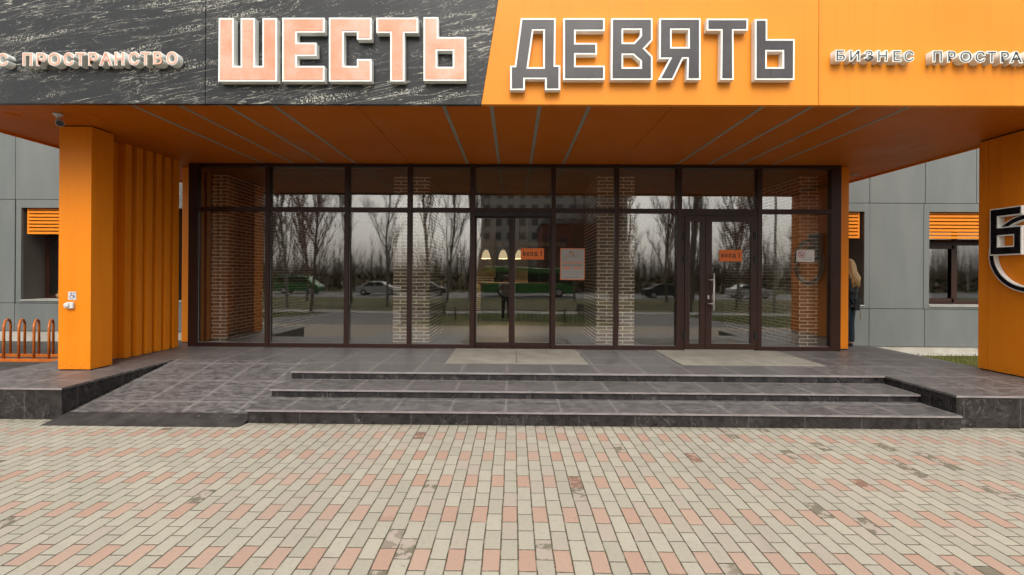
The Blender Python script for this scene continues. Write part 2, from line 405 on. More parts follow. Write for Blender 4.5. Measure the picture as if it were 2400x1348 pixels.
M['carglass'] = mottled('car_glass', (.02, .025, .025, 1), (.03, .035, .035, 1), 3, .08, .6)

M['asphalt'] = mottled('wet_asphalt', (.045, .042, .038, 1), (.085, .078, .07, 1), 3, .75, .35, .3, .5)
M['road'] = mottled('road_asphalt', (.13, .125, .12, 1), (.17, .165, .16, 1), 1, .7, .35, .2)
M['path'] = mottled('grey_path_paving', (.13, .125, .12, 1), (.18, .17, .165, 1), 2, .8)
M['kerb'] = mottled('kerb_concrete', (.42, .40, .36, 1), (.32, .30, .27, 1), 3, .8)
M['soil'] = mottled('lawn_soil', (.055, .085, .018, 1), (.12, .115, .035, 1), 2.2, .95, .1, .3, .6)
M['grassb'] = mottled('grass_blades', (.10, .13, .025, 1), (.20, .17, .05, 1), 2, .8, .2)
M['earth'] = mottled('distant_ground', (.11, .11, .05, 1), (.16, .14, .08, 1), .05, .95, .1)
M['bark'] = mottled('bare_bark', (.16, .13, .10, 1), (.26, .22, .17, 1), 6, .9, .1, vec=(1, 1, .3))
M['birch'] = mottled('birch_bark', (.42, .40, .36, 1), (.14, .12, .10, 1), 5, .85, .1, vec=(1, 1, 3))
M['twig'] = mottled('twigs', (.17, .125, .085, 1), (.26, .195, .135, 1), 4, .9, .1)
M['redtwig'] = mottled('reddish_twigs', (.30, .13, .08, 1), (.24, .12, .08, 1), 4, .9, .1)
M['conifer'] = mottled('conifer_needles', (.02, .035, .015, 1), (.045, .06, .025, 1), 4, .9, .1)

# ------------------------------------------------------------------ levels and planes
LZ = .355                     # landing
GY = 8.06                     # glazing
FY = 5.12                     # fascia
SZ = 3.545                    # soffit
WY = 10.2                     # grey facade

# ------------------------------------------------------------------ ground
struct('ground', MB().add([(-900, -900, -.66), (900, -900, -.66), (900, 900, -.66), (-900, 900, -.66)], [[0,1,2,3]]), M['earth'])
b = MB(); b.box(-30, 30, 1.3, 5.35, -.6, 0)
struct('paving', b, M['paver'])
b = MB(); b.box(-30, -6.6, 5.354, 10.3, -.6, .09)
struct('asphalt_yard', b, M['asphalt'])
b = MB(); b.box(6.66, 30, 5.354, 10.3, -.6, -.02)
lawn_r = struct('grass_bed', b, M['soil'])

# landing: one slab with the recess of the steps and the ramp cut out
RX0, RX1 = -4.98, -2.9        # ramp
SX1 = 4.81                    # right end of the steps
LF = 5.09                     # front face of the landing
lip = .024
mb = MB()
top = [(-6.6, LF), (RX0, LF), (RX0, 6.80), (RX1, 6.80), (RX1, 6.06), (SX1, 6.06), (SX1, LF), (6.635, LF), (6.635, 8.72), (-6.6, 8.72)]
landing = MB().prism([top], lambda u, v, t_: (u, v, LZ if t_ == 0 else LZ-lip))
lo = struct('landing', landing, M['tile'])
core = [(-6.585, LF+.012), (RX0-.012, LF+.012), (RX0-.012, 6.812), (RX1+.0, 6.812), (RX1+.0, 6.072), (SX1+.012, 6.072), (SX1+.012, LF+.012), (6.62, LF+.012), (6.62, 8.70), (-6.585, 8.70)]
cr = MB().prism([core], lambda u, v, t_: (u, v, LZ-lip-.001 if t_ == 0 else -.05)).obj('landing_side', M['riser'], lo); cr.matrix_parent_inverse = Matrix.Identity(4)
nb = MB(); nb.box(-6.6, RX0, LF-.004, LF-.0005, LZ-lip+.002, LZ-.002); nb.box(SX1, 6.635, LF-.004, LF-.0005, LZ-lip+.002, LZ-.002)
nn = nb.obj('nosing', M['nosing'], lo); nn.matrix_parent_inverse = Matrix.Identity(4)
# steps
st = thing('entrance_steps', 'three wide dark stone steps with pale nosings in front of the glass doors', 'steps', (1, 5.5, 0))
def step(y0, y1, z, x1=SX1):
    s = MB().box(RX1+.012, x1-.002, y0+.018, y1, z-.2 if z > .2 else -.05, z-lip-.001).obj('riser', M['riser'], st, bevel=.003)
    a = MB().box(RX1, x1-.001, y0, y1+.03, z-lip, z).obj('tread', M['tile'], st)
    n_ = MB().box(RX1, x1-.001, y0-.004, y0-.0005, z-lip+.002, z-.002).obj('nosing', M['nosing'], a); n_.matrix_parent_inverse = Matrix.Identity(4)
step(5.02, 5.54, .155); step(5.53, 6.09, .252)
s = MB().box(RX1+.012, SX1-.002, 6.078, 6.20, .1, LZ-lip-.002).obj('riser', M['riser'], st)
n_ = MB().box(RX1, SX1-.001, 6.055, 6.0595, LZ-lip+.002, LZ-.002).obj('nosing', M['nosing'], st)
# ramp
rp = MB().prism([[(5.10, .052), (6.80, LZ-.0015), (6.80, -.02), (5.10, -.02)]], lambda u, v, t_: (RX0+.001 if t_ == 0 else RX1-.001, u, v))
ro = struct('ramp', rp, M['tile'])
# the surface of the toe is rough dark mortar
tb = MB(); nxx = 40; rr = random.Random(3)
rows = [(5.17, .068), (5.11, .056), (5.03, .034), (4.95, .014), (4.885, -.004)]
for r_, (yy, zz) in enumerate(rows):
    for i in range(nxx+1):
        u = i/nxx
        xl = RX0+.004 if r_ < 2 else RX0-.0-.02*(r_-1)
        xr = RX1+.0 if r_ < 2 else RX1+.02-.015*(r_-2)
        tb.v.append((xl+(xr-xl)*u, yy+rr.uniform(-.008, .008)*(1 if r_ > 0 else 2.5), zz+rr.uniform(-.002, .003)*(r_ < 4)))
for r_ in range(len(rows)-1):
    for i in range(nxx):
        a = r_*(nxx+1)+i; tb.f.append([a, a+1, a+nxx+2, a+nxx+1])
to = tb.obj('ramp_toe', M['ramptoe'], ro, True); to.matrix_parent_inverse = Matrix.Identity(4)

# mats in front of the doors
def mat(x0, x1, label):
    m_ = thing('door_mat', label, 'mat', ((x0+x1)/2, 7.3, LZ), 'mats before the doors')
    xm = (x0+x1)/2+.0
    for a, b_ in ((x0, xm-.006), (xm+.006, x1)):
        MB().box(a, b_, 6.68, GY-.07, LZ+.001, LZ+.006).obj('mat_panel', M['mat'], m_)
mat(-.97, 1.08, 'flat pale grey mat of two panels in front of the sliding doors')
mat(2.42, 4.48, 'flat pale grey mat of two panels in front of the steel handled hinged door')

# ------------------------------------------------------------------ office building (grey facade)
bd = thing('office_building', 'grey panelled office building with orange louvres behind the entrance', 'building', (0, WY, 0))
pan = MB(); g = .006
def rect(x0, x1, z0, z1, pr=0.): pan.box(x0+g, x1-g, WY-pr, WY+.04, z0+g, z1-g)
wins = [(-10.9, -8.72), (-7.42, -5.95), (5.9, 7.63), (9.03, 11.25)]
ZB, ZT, ZJ0, ZJ1 = 1.02, 3.05, .94, 3.235
xs = [-16, -13.4, -11.05, -8.6, -7.53]
def base_z(x): return .32 if x < 0 else .115
for x0, x1 in ((-16, -13.5), (-13.5, -11.05), (-11.05, -8.57), (-8.57, -7.55), (-7.55, -5.9), (5.86, 7.75), (7.75, 8.95), (8.95, 11.35), (11.35, 13.6), (13.6, 16)):
    rect(x0, x1, base_z(x0), ZJ0)
for x0, x1 in ((-16, -13.5), (-13.5, -11.05), (-8.57, -7.55), (7.75, 8.95), (11.35, 13.6), (13.6, 16)):
    rect(x0, x1, ZJ0, ZJ1)
for x0, x1 in ((-16, -13.5), (-13.5, -11.05), (-11.05, -9.8), (-9.8, -8.57), (-8.57, -7.55), (-7.55, -5.9), (5.86, 7.75), (7.75, 8.95), (8.95, 10.05), (10.05, 11.35), (11.35, 13.6), (13.6, 16)):
    rect(x0, x1, ZJ1, 5.6); rect(x0, x1, 5.6, 8.2)
for x0, x1 in wins:          # surround of each opening
    a0, a1 = x0-.12, x1+.12
    pan.box(a0-.0+g, a1-g, WY-.012, WY+.04, ZT, ZJ1-g); pan.box(a0+g, a1-g, WY-.012, WY+.04, ZJ0+g, ZB)
    pan.box(a0+g, x0, WY-.012, WY+.04, ZB+.0005, ZT-.0005); pan.box(x1, a1-g, WY-.012, WY+.04, ZB+.0005, ZT-.0005)
def split(mb, nm, mt, **k):
    for sg_ in (-1, 1):
        q = MB(); idx = [i for i in range(0, len(mb.v), 8) if mb.v[i][0]*sg_ > 0]
        for i in idx: q.add(mb.v[i:i+8], [[0,3,2,1],[4,5,6,7],[0,1,5,4],[1,2,6,5],[2,3,7,6],[3,0,4,7]])
        q.obj(nm, mt, bd, **k)
split(pan, 'wall', M['grey_panel'], bevel=.002)
bk = MB()
ed = [-16.0, -10.9, -8.72, -7.42, 7.63, 9.03, 11.25, 16.0]
for i in range(0, len(ed), 2):
    bk.box(ed[i]+.0, ed[i+1], WY+.042, WY+.6, .1, 8.2)
for x0, x1 in wins:
    bk.box(x0, x1, WY+.042, WY+.6, ZT+.002, 8.2); bk.box(x0, x1, WY+.042, WY+.6, .1, ZB-.03)
split(bk, 'wall_core', M['reveal'])
MB().box(-16, -5.9, WY+.02, WY+.3, -.1, .315).obj('plinth', M['plinth'], bd)
MB().box(5.9, 16, WY+.02, WY+.3, -.1, .11).obj('plinth', M['plinth'], bd)
MB().box(6.7, 16, WY-.32, WY+.02, -.2, .0).obj('footing', M['plinth'], bd, bevel=.01)
for wi, (x0, x1) in enumerate(wins):
    yf = WY+.52
    fr = MB(); w_ = x1-x0
    fr.box(x0, x1, yf, yf+.07, ZB, ZB+.07); fr.box(x0, x1, yf, yf+.07, 2.36, 2.45)
    fr.box(x0, x1, yf, yf+.07, ZT-.05, ZT)
    ms = [x0+.0, x0+.30, x0+w_*.5+.15, x1-.06] if wi != 3 else [x0, x0+.27, x0+1.02, x1-.06]
    for m0 in ms: fr.box(m0, m0+.085, yf+.002, yf+.072, ZB+.07, ZT-.05)
    fr.box(ms[1]+.09, ms[2]-.005, yf-.02, yf-.002, ZB+.05, ZB+.13); fr.box(ms[1]+.09, ms[2]-.005, yf-.02, yf-.002, 2.28, 2.36)
    fr.box(ms[1]+.05, ms[1]+.12, yf-.02, yf-.002, ZB+.05, 2.36); fr.box(ms[2]-.06, ms[2]+.005, yf-.02, yf-.002, ZB+.05, 2.36)
    f_ = fr.obj('window', M['frame'], bd)
    def sub(mbx, nm, mt, **k):
        o_ = mbx.obj(nm, mt, f_, **k); o_.matrix_parent_inverse = Matrix.Identity(4); return o_
    sub(MB().box(x0+.02, x1-.02, yf+.03, yf+.038, ZB+.05, ZT-.06), 'pane', M['wglass'])
    sub(MB().box(x0-.0, x1+.0, WY-.03, yf-.001, ZB-.028, ZB-.002), 'sill', M['sill'])
    lv = MB(); l0 = x0+(.07 if x0 < 0 else .01); l1 = x1-(.02 if x0 < 0 else .06); z0, z1 = 2.475, 3.045
    lv.box(l0, l0+.035, WY+.05, WY+.16, z0, z1); lv.box(l1-.035, l1, WY+.05, WY+.16, z0, z1); lv.box(l0, l1, WY+.07, WY+.16, z1-.035, z1-.002); 
    n = 7; ph = (z1-z0-.03)/n
    for k in range(n):
        zz = z0+k*ph
        lv.box(l0+.035, l1-.035, WY+.045, WY+.16, zz, zz+ph*.66)
    sub(lv, 'louvre', M['louvre'])
# rooms behind the windows
M['room'] = mottled('room_wall', (.28, .25, .2, 1), (.22, .2, .16, 1), 1, .8)
M['curtain'] = mottled('pale_blind', (.85, .80, .72, 1), (.75, .70, .63, 1), 2, .8, vec=(6, 1, .3))
rm = MB(); rm.box(-12, -6.1, 14, 14.1, 0, 4); rm.box(6, 12, 14, 14.1, 0, 4); rm.box(-12, -6.1, 10.81, 14, .2, .3); rm.box(6, 12, 10.81, 14, .2, .3)
rm.box(-12, -6.1, 10.81, 14, 3.6, 3.7); rm.box(6, 12, 10.81, 14, 3.6, 3.7); rm.box(-12.1, -12, 10.81, 14, .2, 3.7); rm.box(12, 12.1, 10.81, 14, .2, 3.7)
split(rm, 'room', M['room'])
bl = thing('window_blind', 'pale half lowered fabric blind inside the left window', 'blind', (-10, 10.95, 1.1))
MB().box(-10.86, -9.4, 10.93, 10.95, 1.06, 2.0).obj('fabric', M['curtain'], bl)
MB().box(-10.76, -9.39, 10.92, 10.96, 2.0, 2.3).obj('headrail', M['reveal'], bl)
# basket on the window sill
bs = thing('wicker_basket', 'small round handled basket standing in the left window', 'basket', (-10.37, 10.62, ZB))
M['wicker'] = mottled('wicker', (.32, .23, .12, 1), (.22, .15, .07, 1), 30, .8)
bb = MB().lathe([(.0, ZB), (.10, ZB), (.125, ZB+.06), (.13, ZB+.11), (.118, ZB+.11), (.10, ZB+.02), (0, ZB+.02)], -10.37, 10.62, 18); bb.obj('bowl', M['wicker'], bs, True)
MB().tube([(-10.37+.125*math.cos(a), 10.62, ZB+.10+.20*math.sin(a)) for a in [math.pi*k/12 for k in range(13)]], .006, 6).obj('handle', M['wicker'], bs, True)

# ------------------------------------------------------------------ canopy
cp = thing('entrance_canopy', 'large entrance canopy, dark veined stone left and orange right, with orange underside', 'canopy', (0, FY, SZ))
CX0, CX1, CT = -6.95, 6.77, 5.6
dx0, dx1 = -.369, .0           # foot and direction of the slanted boundary
sl_ = ((-.182)-(-.354))/(4.661-3.565)
xb = lambda z: -.358+sl_*(z-SZ)
fm = MB()
seamx = -3.424
for a, b_ in (((CX0, CX0), (seamx-.004, seamx-.004)), ((seamx+.004, seamx+.004), (xb(SZ-.03), xb(CT)))):
    fm.prism([[(a[0], SZ-.035), (b_[0]-.002, SZ-.035), (b_[1]-.002, CT), (a[1], CT)]], lambda u, v, t_: (u, FY if t_ == 0 else FY+.06, v))
fm.obj('stone_fascia', M['marble'], cp)
fo = MB()
for a, b_ in (((xb(SZ-.03)+.002, xb(CT)+.002), (3.320, 3.320)), ((3.326, 3.326), (CX1, CX1))):
    fo.prism([[(a[0], SZ-.035), (b_[0], SZ-.035), (b_[1], CT), (a[1], CT)]], lambda u, v, t_: (u, FY-.004 if t_ == 0 else FY+.056, v))
fo.obj('orange_fascia', M['orange_fascia'], cp)
# closed body above
MB().box(CX0+.02, CX1-.02, FY+.062, WY, SZ+.03, CT-.02).obj('roof', M['reveal'], cp)
# soffit panels with real joints
sf = MB(); jx = [CX0+.02, -5.9, -5.1, -1.79, 1.79, 5.1, 5.9, CX1-.02]
for i in range(len(jx)-1):
    for (y0, y1) in ((FY+.065, GY+.9), (GY+.9, WY)):
        sf.box(jx[i]+.0035, jx[i+1]-.0035, y0+.003, y1-.003, SZ, SZ+.025)
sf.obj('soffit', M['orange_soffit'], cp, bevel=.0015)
MB().box(CX0, CX0+.018, FY+.065, WY, SZ-.03, CT).obj('side_trim', M['orange'], cp)
MB().box(CX1-.018, CX1, FY+.06, WY, SZ-.03, CT).obj('side_trim', M['orange'], cp)
for x in (-4.36, -3.82, -3.275, -2.735, -.80, -.257, .288, .85, 2.80, 3.345, 3.885, 4.43):
    MB().box(x-.021, x+.021, FY+.09, GY-.06, SZ-.004, SZ-.0005).obj('light_strip', M['strip'], cp)
for x, y in ((-6.10, 5.60), (6.36, 8.74)):
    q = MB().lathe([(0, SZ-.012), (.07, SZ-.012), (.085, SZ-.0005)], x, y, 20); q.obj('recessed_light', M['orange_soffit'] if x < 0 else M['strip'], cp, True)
# wet drip edge under the stone

# ------------------------------------------------------------------ left portal: column, back panel, fins
lp = thing('orange_column', 'tall square orange column at the left edge of the canopy', 'column', (-5.7, 6.1, LZ))
MB().box(-5.925, -5.50, 6.0, 6.335, LZ+.012, SZ-.015).obj('cladding', M['orange'], lp, bevel=.004)
MB().box(-5.90, -5.525, 6.025, 6.31, LZ+.0, LZ+.012).obj('base', M['seam'], lp)
MB().box(-5.90, -5.525, 6.025, 6.31, SZ-.015, SZ).obj('shadow_gap', M['seam'], lp)
fy = [6.825, 7.03, 7.225, 7.415, 7.60, 7.79]
fn = thing('fin_screen', 'orange screen of six vertical square fins behind the left column', 'screen', (-5.8, 7.2, LZ))
MB().box(-5.90, -5.862, 6.337, 7.89, LZ+.01, SZ-.002).obj('back_panel', M['orange'], fn)
for y in fy:
    MB().box(-5.861, -5.745+ (y-6.8)*.02, y, y+.115, LZ+.006, SZ-.001).obj('fin', M['orange'], fn, bevel=.003)
# corner posts / returns of the glazed box
def corner(x0, x1, y0, lab):
    o_ = thing('corner_post', lab, 'post', ((x0+x1)/2, y0, LZ))
    MB().box(x0, x1, y0, WY+.02, LZ+.02, SZ-.002).obj('cladding', M['orange'], o_, bevel=.004)
    MB().box(x0+.01, x1-.01, y0+.01, WY, LZ+.0, LZ+.02).obj('base', M['dark_gap'], o_)
corner(-6.03, -5.89, 8.40, 'narrow orange post between the fin screen and the glass front')
corner(5.685, 5.845, 8.165, 'narrow orange post at the right end of the glass front')

# right portal wall with the round logo
rw = thing('portal_wall', 'big orange side wall under the right end of the canopy', 'wall', (6.6, 6, LZ))
pw = MB()
for y0, y1 in ((4.3-.9, 4.39), (4.396, 6.455), (6.461, 6.585)):
    pw.box(6.52, 6.76, max(y0, FY+.07), y1, LZ+.015, SZ-.022) if y1 > FY+.07 else None
pw.obj('cladding', M['orange'], rw, bevel=.003)
MB().box(6.54, 6.74, FY+.08, 6.57, LZ, LZ+.015).obj('base', M['seam'], rw)
MB().box(6.54, 6.74, FY+.08, 6.57, SZ-.022, SZ).obj('shadow_gap', M['seam'], rw)

def solid(name, loops, plane, mat_side, mat_face, parent, border, depth):
    """letter: a white box letter with a coloured face plate; plane(u, v, d) gives the point d in front of the wall"""
    loops = orient(loops)
    body = MB().prism(loops, lambda u, v, t_: plane(u, v, depth if t_ == 0 else .004)).obj(name, mat_side, parent)
    ins = [inset(l, border) for l in loops]
    fc = MB().prism(ins, lambda u, v, t_: plane(u, v, depth+.004 if t_ == 0 else depth-.002)).obj('letter_face', mat_face, body)
    fc.matrix_parent_inverse = Matrix.Identity(4)
    return body
# round emblem: block numeral over a ring
lg = thing('wall_emblem', 'round black and white emblem, block numeral over a ring, on the right orange wall', 'sign', (6.5, 5.9, 1.95))
plX = lambda u, v, d: (6.519-d, u, v)
def arc(cx, cz, r0, r1, a0, a1, n=64):
    return [(cx+r1*math.cos(a0+(a1-a0)*i/n), cz+r1*math.sin(a0+(a1-a0)*i/n)) for i in range(n+1)]+[(cx+r0*math.cos(a0+(a1-a0)*i/n), cz+r0*math.sin(a0+(a1-a0)*i/n)) for i in range(n, -1, -1)]
solid('ring', [arc(5.884, 1.945, .425, .500, R(-170), R(185))], plX, M['letter_side'], M['logo_black'], lg, .012, .062)
six = [(6.338, 2.552), (5.945, 2.552), (5.945, 2.437), (6.233, 2.437), (6.233, 2.30), (5.945, 2.30), (5.945, 1.93), (6.338, 1.93)]
solid('numeral', [six, [(6.232, 2.183), (6.042, 2.183), (6.042, 2.047), (6.232, 2.047)]], plX, M['letter_side'], M['logo_black'], lg, .014, .095)

# ------------------------------------------------------------------ glazed front
gw = thing('glazed_front', 'dark brown framed glass front with doors under the canopy', 'glass wall', (0, GY, LZ))
XL, XR = -5.655, 5.62
y0, y1 = GY-.03, GY+.06
fb = MB()
fb.box(XL, -5.50, y0, y1, LZ, SZ-.001); fb.box(5.45, XR, y0, y1, LZ, SZ-.001)
mull = [(-4.306, -4.235), (-2.93, -2.855), (-1.838, -1.764), (-.752, -.664), (.652, .728), (1.742, 1.816), (2.812, 2.895), (4.19, 4.265)]
for a, b_ in mull: fb.box(a, b_, y0-.015, y1, LZ, SZ-.002)
edges = [-5.50]+[v for m_ in mull for v in m_]+[5.45]
bays = [(edges[i], edges[i+1]) for i in range(0, len(edges), 2)]
for a, b_ in bays:
    fb.box(a+.001, b_-.001, y0, y1-.01, 2.708, 2.785)           # transom
    fb.box(a+.001, b_-.001, y0, y1-.01, SZ-.062, SZ-.003)         # head
for i, (a, b_) in enumerate(bays):
    if i not in (4, 7): fb.box(a+.001, b_-.001, y0, y1-.01, LZ, LZ+.068)
fb.obj('frame', M['frame'], gw, bevel=.003)
def pane(a, b_, z0, z1, par, yy=GY+.02, bead=True, up=False):
    o_ = MB().box(a-.004, b_+.004, yy, yy+.008, z0-.004, z1+.004).obj('pane', M['glass'], par)
    if par is not gw: o_.matrix_parent_inverse = Matrix.Identity(4)
    if bead:
        bd_ = MB(); e = .0055
        bd_.box(a, a+e, yy-.006, yy-.001, z0, z1); bd_.box(a+e, b_-e, yy-.006, yy-.001, z0, z0+e)
        q = bd_.obj('glazing_bead', M['trim'], o_); q.matrix_parent_inverse = Matrix.Identity(4)
    return o_
for i, (a, b_) in enumerate(bays):
    pane(a, b_, 2.785, SZ-.062, gw, bead=False)
    if i not in (4, 7): pane(a, b_, LZ+.068, 2.708, gw)
# sliding doors
hd = MB().box(-.663, .651, GY-.045, GY+.09, 2.64, 2.707).obj('door_head', M['black'], gw)
MB().box(-.663, .651, GY-.02, GY+.10, LZ, LZ+.02).obj('threshold', M['frame'], gw)
for a, b_, yy in ((-.662, -.030, GY+.028), (-.016, .650, GY+.02)):
    d = MB(); d.box(a, b_, yy, yy+.04, LZ+.022, LZ+.10); d.box(a, b_, yy, yy+.04, 2.615, 2.639)
    wl, wr = (.02, .045) if a < -.5 else (.045, .02)
    d.box(a, a+wl, yy, yy+.04, LZ+.10, 2.615); d.box(b_-wr, b_, yy, yy+.04, LZ+.10, 2.615)
    do = d.obj('sliding_door', M['frame'], gw, bevel=.002); pane(a+wl, b_-wr, LZ+.10, 2.615, do, yy+.015)
MB().box(-.034, .028, GY+.0, GY+.022, LZ+.022, 2.64).obj('meeting_post', M['frame'], gw)
MB().box(-.035, -.005, GY-.075, GY-.046, 2.655, 2.70).obj('motion_sensor', M['black'], gw)
# hinged door with side leaf
fb = MB(); fb.box(2.897, 2.94, GY-.04, GY+.05, LZ+.001, 2.706); fb.box(4.145, 4.188, GY-.04, GY+.05, LZ+.001, 2.706); fb.box(2.94, 4.145, GY-.04, GY+.05, 2.665, 2.706)
fb.obj('door_frame', M['frame'], gw, bevel=.002)
MB().box(2.95, 4.13, GY-.055, GY+.03, LZ+.001, LZ+.013).obj('threshold', M['sill'], gw)
def leaf(a, b_, z0, z1, sl, sr, bt, tp, yy):
    d = MB(); d.box(a, b_, yy, yy+.06, z0, z0+bt); d.box(a, b_, yy, yy+.06, z1-tp, z1)
    d.box(a, a+sl, yy, yy+.06, z0+bt, z1-tp); d.box(b_-sr, b_, yy, yy+.06, z0+bt, z1-tp)
    o_ = d.obj('door', M['frame'], gw, bevel=.003); pane(a+sl, b_-sr, z0+bt, z1-tp, o_, yy+.02); return o_
d1 = leaf(2.944, 3.292, LZ+.018, 2.660, .085, .09, .10, .098, GY-.055)
d2 = leaf(3.297, 4.141, LZ+.018, 2.660, .108, .075, .10, .098, GY-.055)
hb = MB(); hb.tube([(3.407, GY-.135, 1.045), (3.407, GY-.135, 1.680)], .0145, 12)
for z in (1.16, 1.565): hb.tube([(3.345, GY-.056, z), (3.345, GY-.12, z), (3.357, GY-.135, z), (3.407, GY-.135, z)], .009, 8)
q = hb.obj('handle', M['steel'], d2, True); q.matrix_parent_inverse = Matrix.Identity(4)
q = MB().tube([(3.345, GY-.056, 1.255), (3.345, GY-.072, 1.255)], .013, 10).obj('lock', M['steel'], d2); q.matrix_parent_inverse = Matrix.Identity(4)
q = MB().box(3.333, 3.357, GY-.064, GY-.0565, 1.235, 1.30).obj('lock_plate', M['steel'], d2); q.matrix_parent_inverse = Matrix.Identity(4)
for par, x in ((d1, 2.942), (d2, 4.143)):
    for z in (.62, 1.93, 2.33):
        hh = MB(); hh.tube([(x, GY-.07, z-.06), (x, GY-.07, z+.06)], .013, 8); hh.box(x-.03, x+.03, GY-.066, GY-.056, z-.045, z+.045)
        q = hh.obj('hinge', M['black'], par); q.matrix_parent_inverse = Matrix.Identity(4)

# ------------------------------------------------------------------ lettering
def text(body, size, extrude, offset=0., bold=0):
    cu = bpy.data.curves.new('t', 'FONT'); cu.body = body; cu.size = size; cu.extrude = extrude; cu.offset = offset; cu.resolution_u = 6
    cu.align_x = 'LEFT'
    o_ = bpy.data.objects.new('t', cu); C.objects.link(o_)
    me = bpy.data.meshes.new_from_object(o_.evaluated_get(bpy.context.evaluated_depsgraph_get()))
    bpy.data.objects.remove(o_); bpy.data.curves.remove(cu)
    return me
def flat_text(name, body, x, z, width, height, y, mat_, parent, bold=.0, th=.0015):
    """flat writing on a plate facing -Y, fitted to width and height (x, z = lower left)"""
    me = text(body, 1., 0.5, bold)
    xs_ = [v.co.x for v in me.vertices]; ys_ = [v.co.y for v in me.vertices]
    a, b_ = min(xs_), max(xs_); c_, d_ = min(ys_), max(ys_)
    for v in me.vertices:
        v.co = Vector((x+(v.co.x-a)/(b_-a)*width, y+(-v.co.z*th), z+(v.co.y-c_)/(d_-c_)*height))
    me.name = name; me.materials.clear(); me.materials.append(mat_)
    o_ = bpy.data.objects.new(name, me); C.objects.link(o_); o_.parent = parent
    o_.matrix_parent_inverse = Matrix.Translation(-parent.location) if parent.type == 'EMPTY' else Matrix.Identity(4)
    return o_

DB = .082
FW = FY-.004
def big_sign(label, ox, oy, k, letters, face, wall):
    s_ = thing('letter_sign', label, 'sign', (*((onY(ox+letters[0][0][0][0]/k, oy+letters[0][0][0][1]/k, wall-DB)[0]), wall), 4)) if False else thing('letter_sign', label, 'sign', (0, wall, 4))
    for loops in letters:
        L_ = [[onY(ox+x/k, oy+y/k, wall-DB) for x, y in l] for l in loops]
        solid('letter', L_, lambda u, v, d: (u, wall-d, v), M['letter_side'], face, s_, .019, DB)
k1 = 2400/700
big_sign('five tall letters with pink faces on the dark stone half of the fascia', 480, 0, k1, [
    [[(112,145),(232,145),(232,530),(288,530),(288,145),(403,145),(403,530),(463,530),(463,145),(580,145),(580,655),(108,655)]],
    [[(622,143),(962,143),(962,262),(740,262),(740,343),(897,343),(897,450),(740,450),(740,530),(962,530),(962,655),(622,655)]],
    [[(997,142),(1340,142),(1340,318),(1222,318),(1222,260),(1117,260),(1117,530),(1222,530),(1222,475),(1340,475),(1340,655),(997,655)]],
    [[(1378,142),(1715,142),(1715,265),(1605,265),(1605,655),(1490,655),(1490,265),(1378,265)]],
    [[(1757,138),(1877,138),(1877,298),(2100,298),(2100,650),(1757,650)], [(1868,408),(1992,408),(1992,537),(1868,537)]],
], M['pink'], FY)
k2 = 2400/840
big_sign('six tall letters with charcoal faces and white edges on the orange half of the fascia', 1120, 0, k2, [
    [[(288,122),(522,122),(518,437),(552,437),(552,603),(450,603),(450,530),(315,530),(315,603),(216,603),(216,440),(247,440)], [(372,205),(438,205),(438,450),(338,450)]],
    [[(572,122),(850,122),(850,208),(655,208),(655,288),(798,288),(798,365),(655,365),(655,440),(850,440),(850,535),(572,535)]],
    [[(893,122),(1170,122),(1170,270),(1118,325),(1170,378),(1170,535),(890,535)], [(973,200),(1088,200),(1088,238),(1045,285),(973,285)], [(973,368),(1040,368),(1088,410),(1088,450),(973,450)]],
    [[(1215,122),(1492,122),(1492,535),(1398,535),(1402,393),(1375,393),(1308,535),(1208,535),(1283,395),(1213,395)], [(1298,200),(1408,200),(1408,315),(1298,315)]],
    [[(1532,125),(1810,125),(1808,205),(1712,205),(1714,535),(1625,535),(1628,205),(1532,205)]],
    [[(1855,128),(1938,128),(1938,262),(2122,262),(2120,535),(1855,535)], [(1935,345),(2040,345),(2040,450),(1935,450)]],
], M['charcoal'], FW)

def small_sign(label, chars, face, wall, strokew, lift):
    """chars: (character, x0, x1, z0, z1) of the cap outline on the front plane"""
    s_ = thing('letter_sign', label, 'sign', (0, wall, 4))
    for ch, x0, x1, z0, z1 in chars:
        for kind in (0, 1):
            me = text(ch, 1., .5, .058 if kind == 0 else strokew)
            ref = text(ch, 1., .5, 0)
            xs_ = [v.co.x for v in ref.vertices]; ys_ = [v.co.y for v in ref.vertices]
            a, b_ = min(xs_), max(xs_); c_, d_ = min(ys_), max(ys_)
            y_front, y_back = (wall-lift, wall-.003) if kind == 0 else (wall-lift-.004, wall-lift+.002)
            for v in me.vertices:
                v.co = Vector((x0+(v.co.x-a)/(b_-a)*(x1-x0), y_front if v.co.z > 0 else y_back, z0+(v.co.y-c_)/(d_-c_)*(z1-z0)))
            me.name = 'letter' if kind == 0 else 'letter_face'; me.materials.clear(); me.materials.append(M['letter_side'] if kind == 0 else face)
            o_ = bpy.data.objects.new(me.name, me); C.objects.link(o_)
            if kind == 0: o_.parent = s_; o_.matrix_parent_inverse = Matrix.Translation(-s_.location); body = o_
            else: o_.parent = body
            bpy.data.meshes.remove(ref)
LS = .085
def zrow(x, top, bot, wall):
    return onY(x, bot, wall-LS)[1], onY(x, top, wall-LS)[1]
ch = []
kk = 2400/440
for c_, a, b_ in (('С', -28, 98), ('П', 292, 412), ('Р', 470, 590), ('О', 620, 772), ('С', 818, 940), ('Т', 968, 1085), ('Р', 1135, 1250), ('А', 1278, 1430), ('Н', 1468, 1585), ('С', 1648, 1775), ('Т', 1800, 1920), ('В', 1962, 2075), ('О', 2130, 2268)):
    xa, xb_ = a/kk, b_/kk; xm = (xa+xb_)/2
    tp = 110+(88-(xm/440)*20)/kk; bt = 110+(236-(xm/440)*15)/kk
    z0, z1 = zrow(xm, tp, bt, FY)
    ch.append((c_, onY(xa, 140, FY-LS)[0]+.004, onY(xb_, 140, FY-LS)[0]-.004, z0, z1))
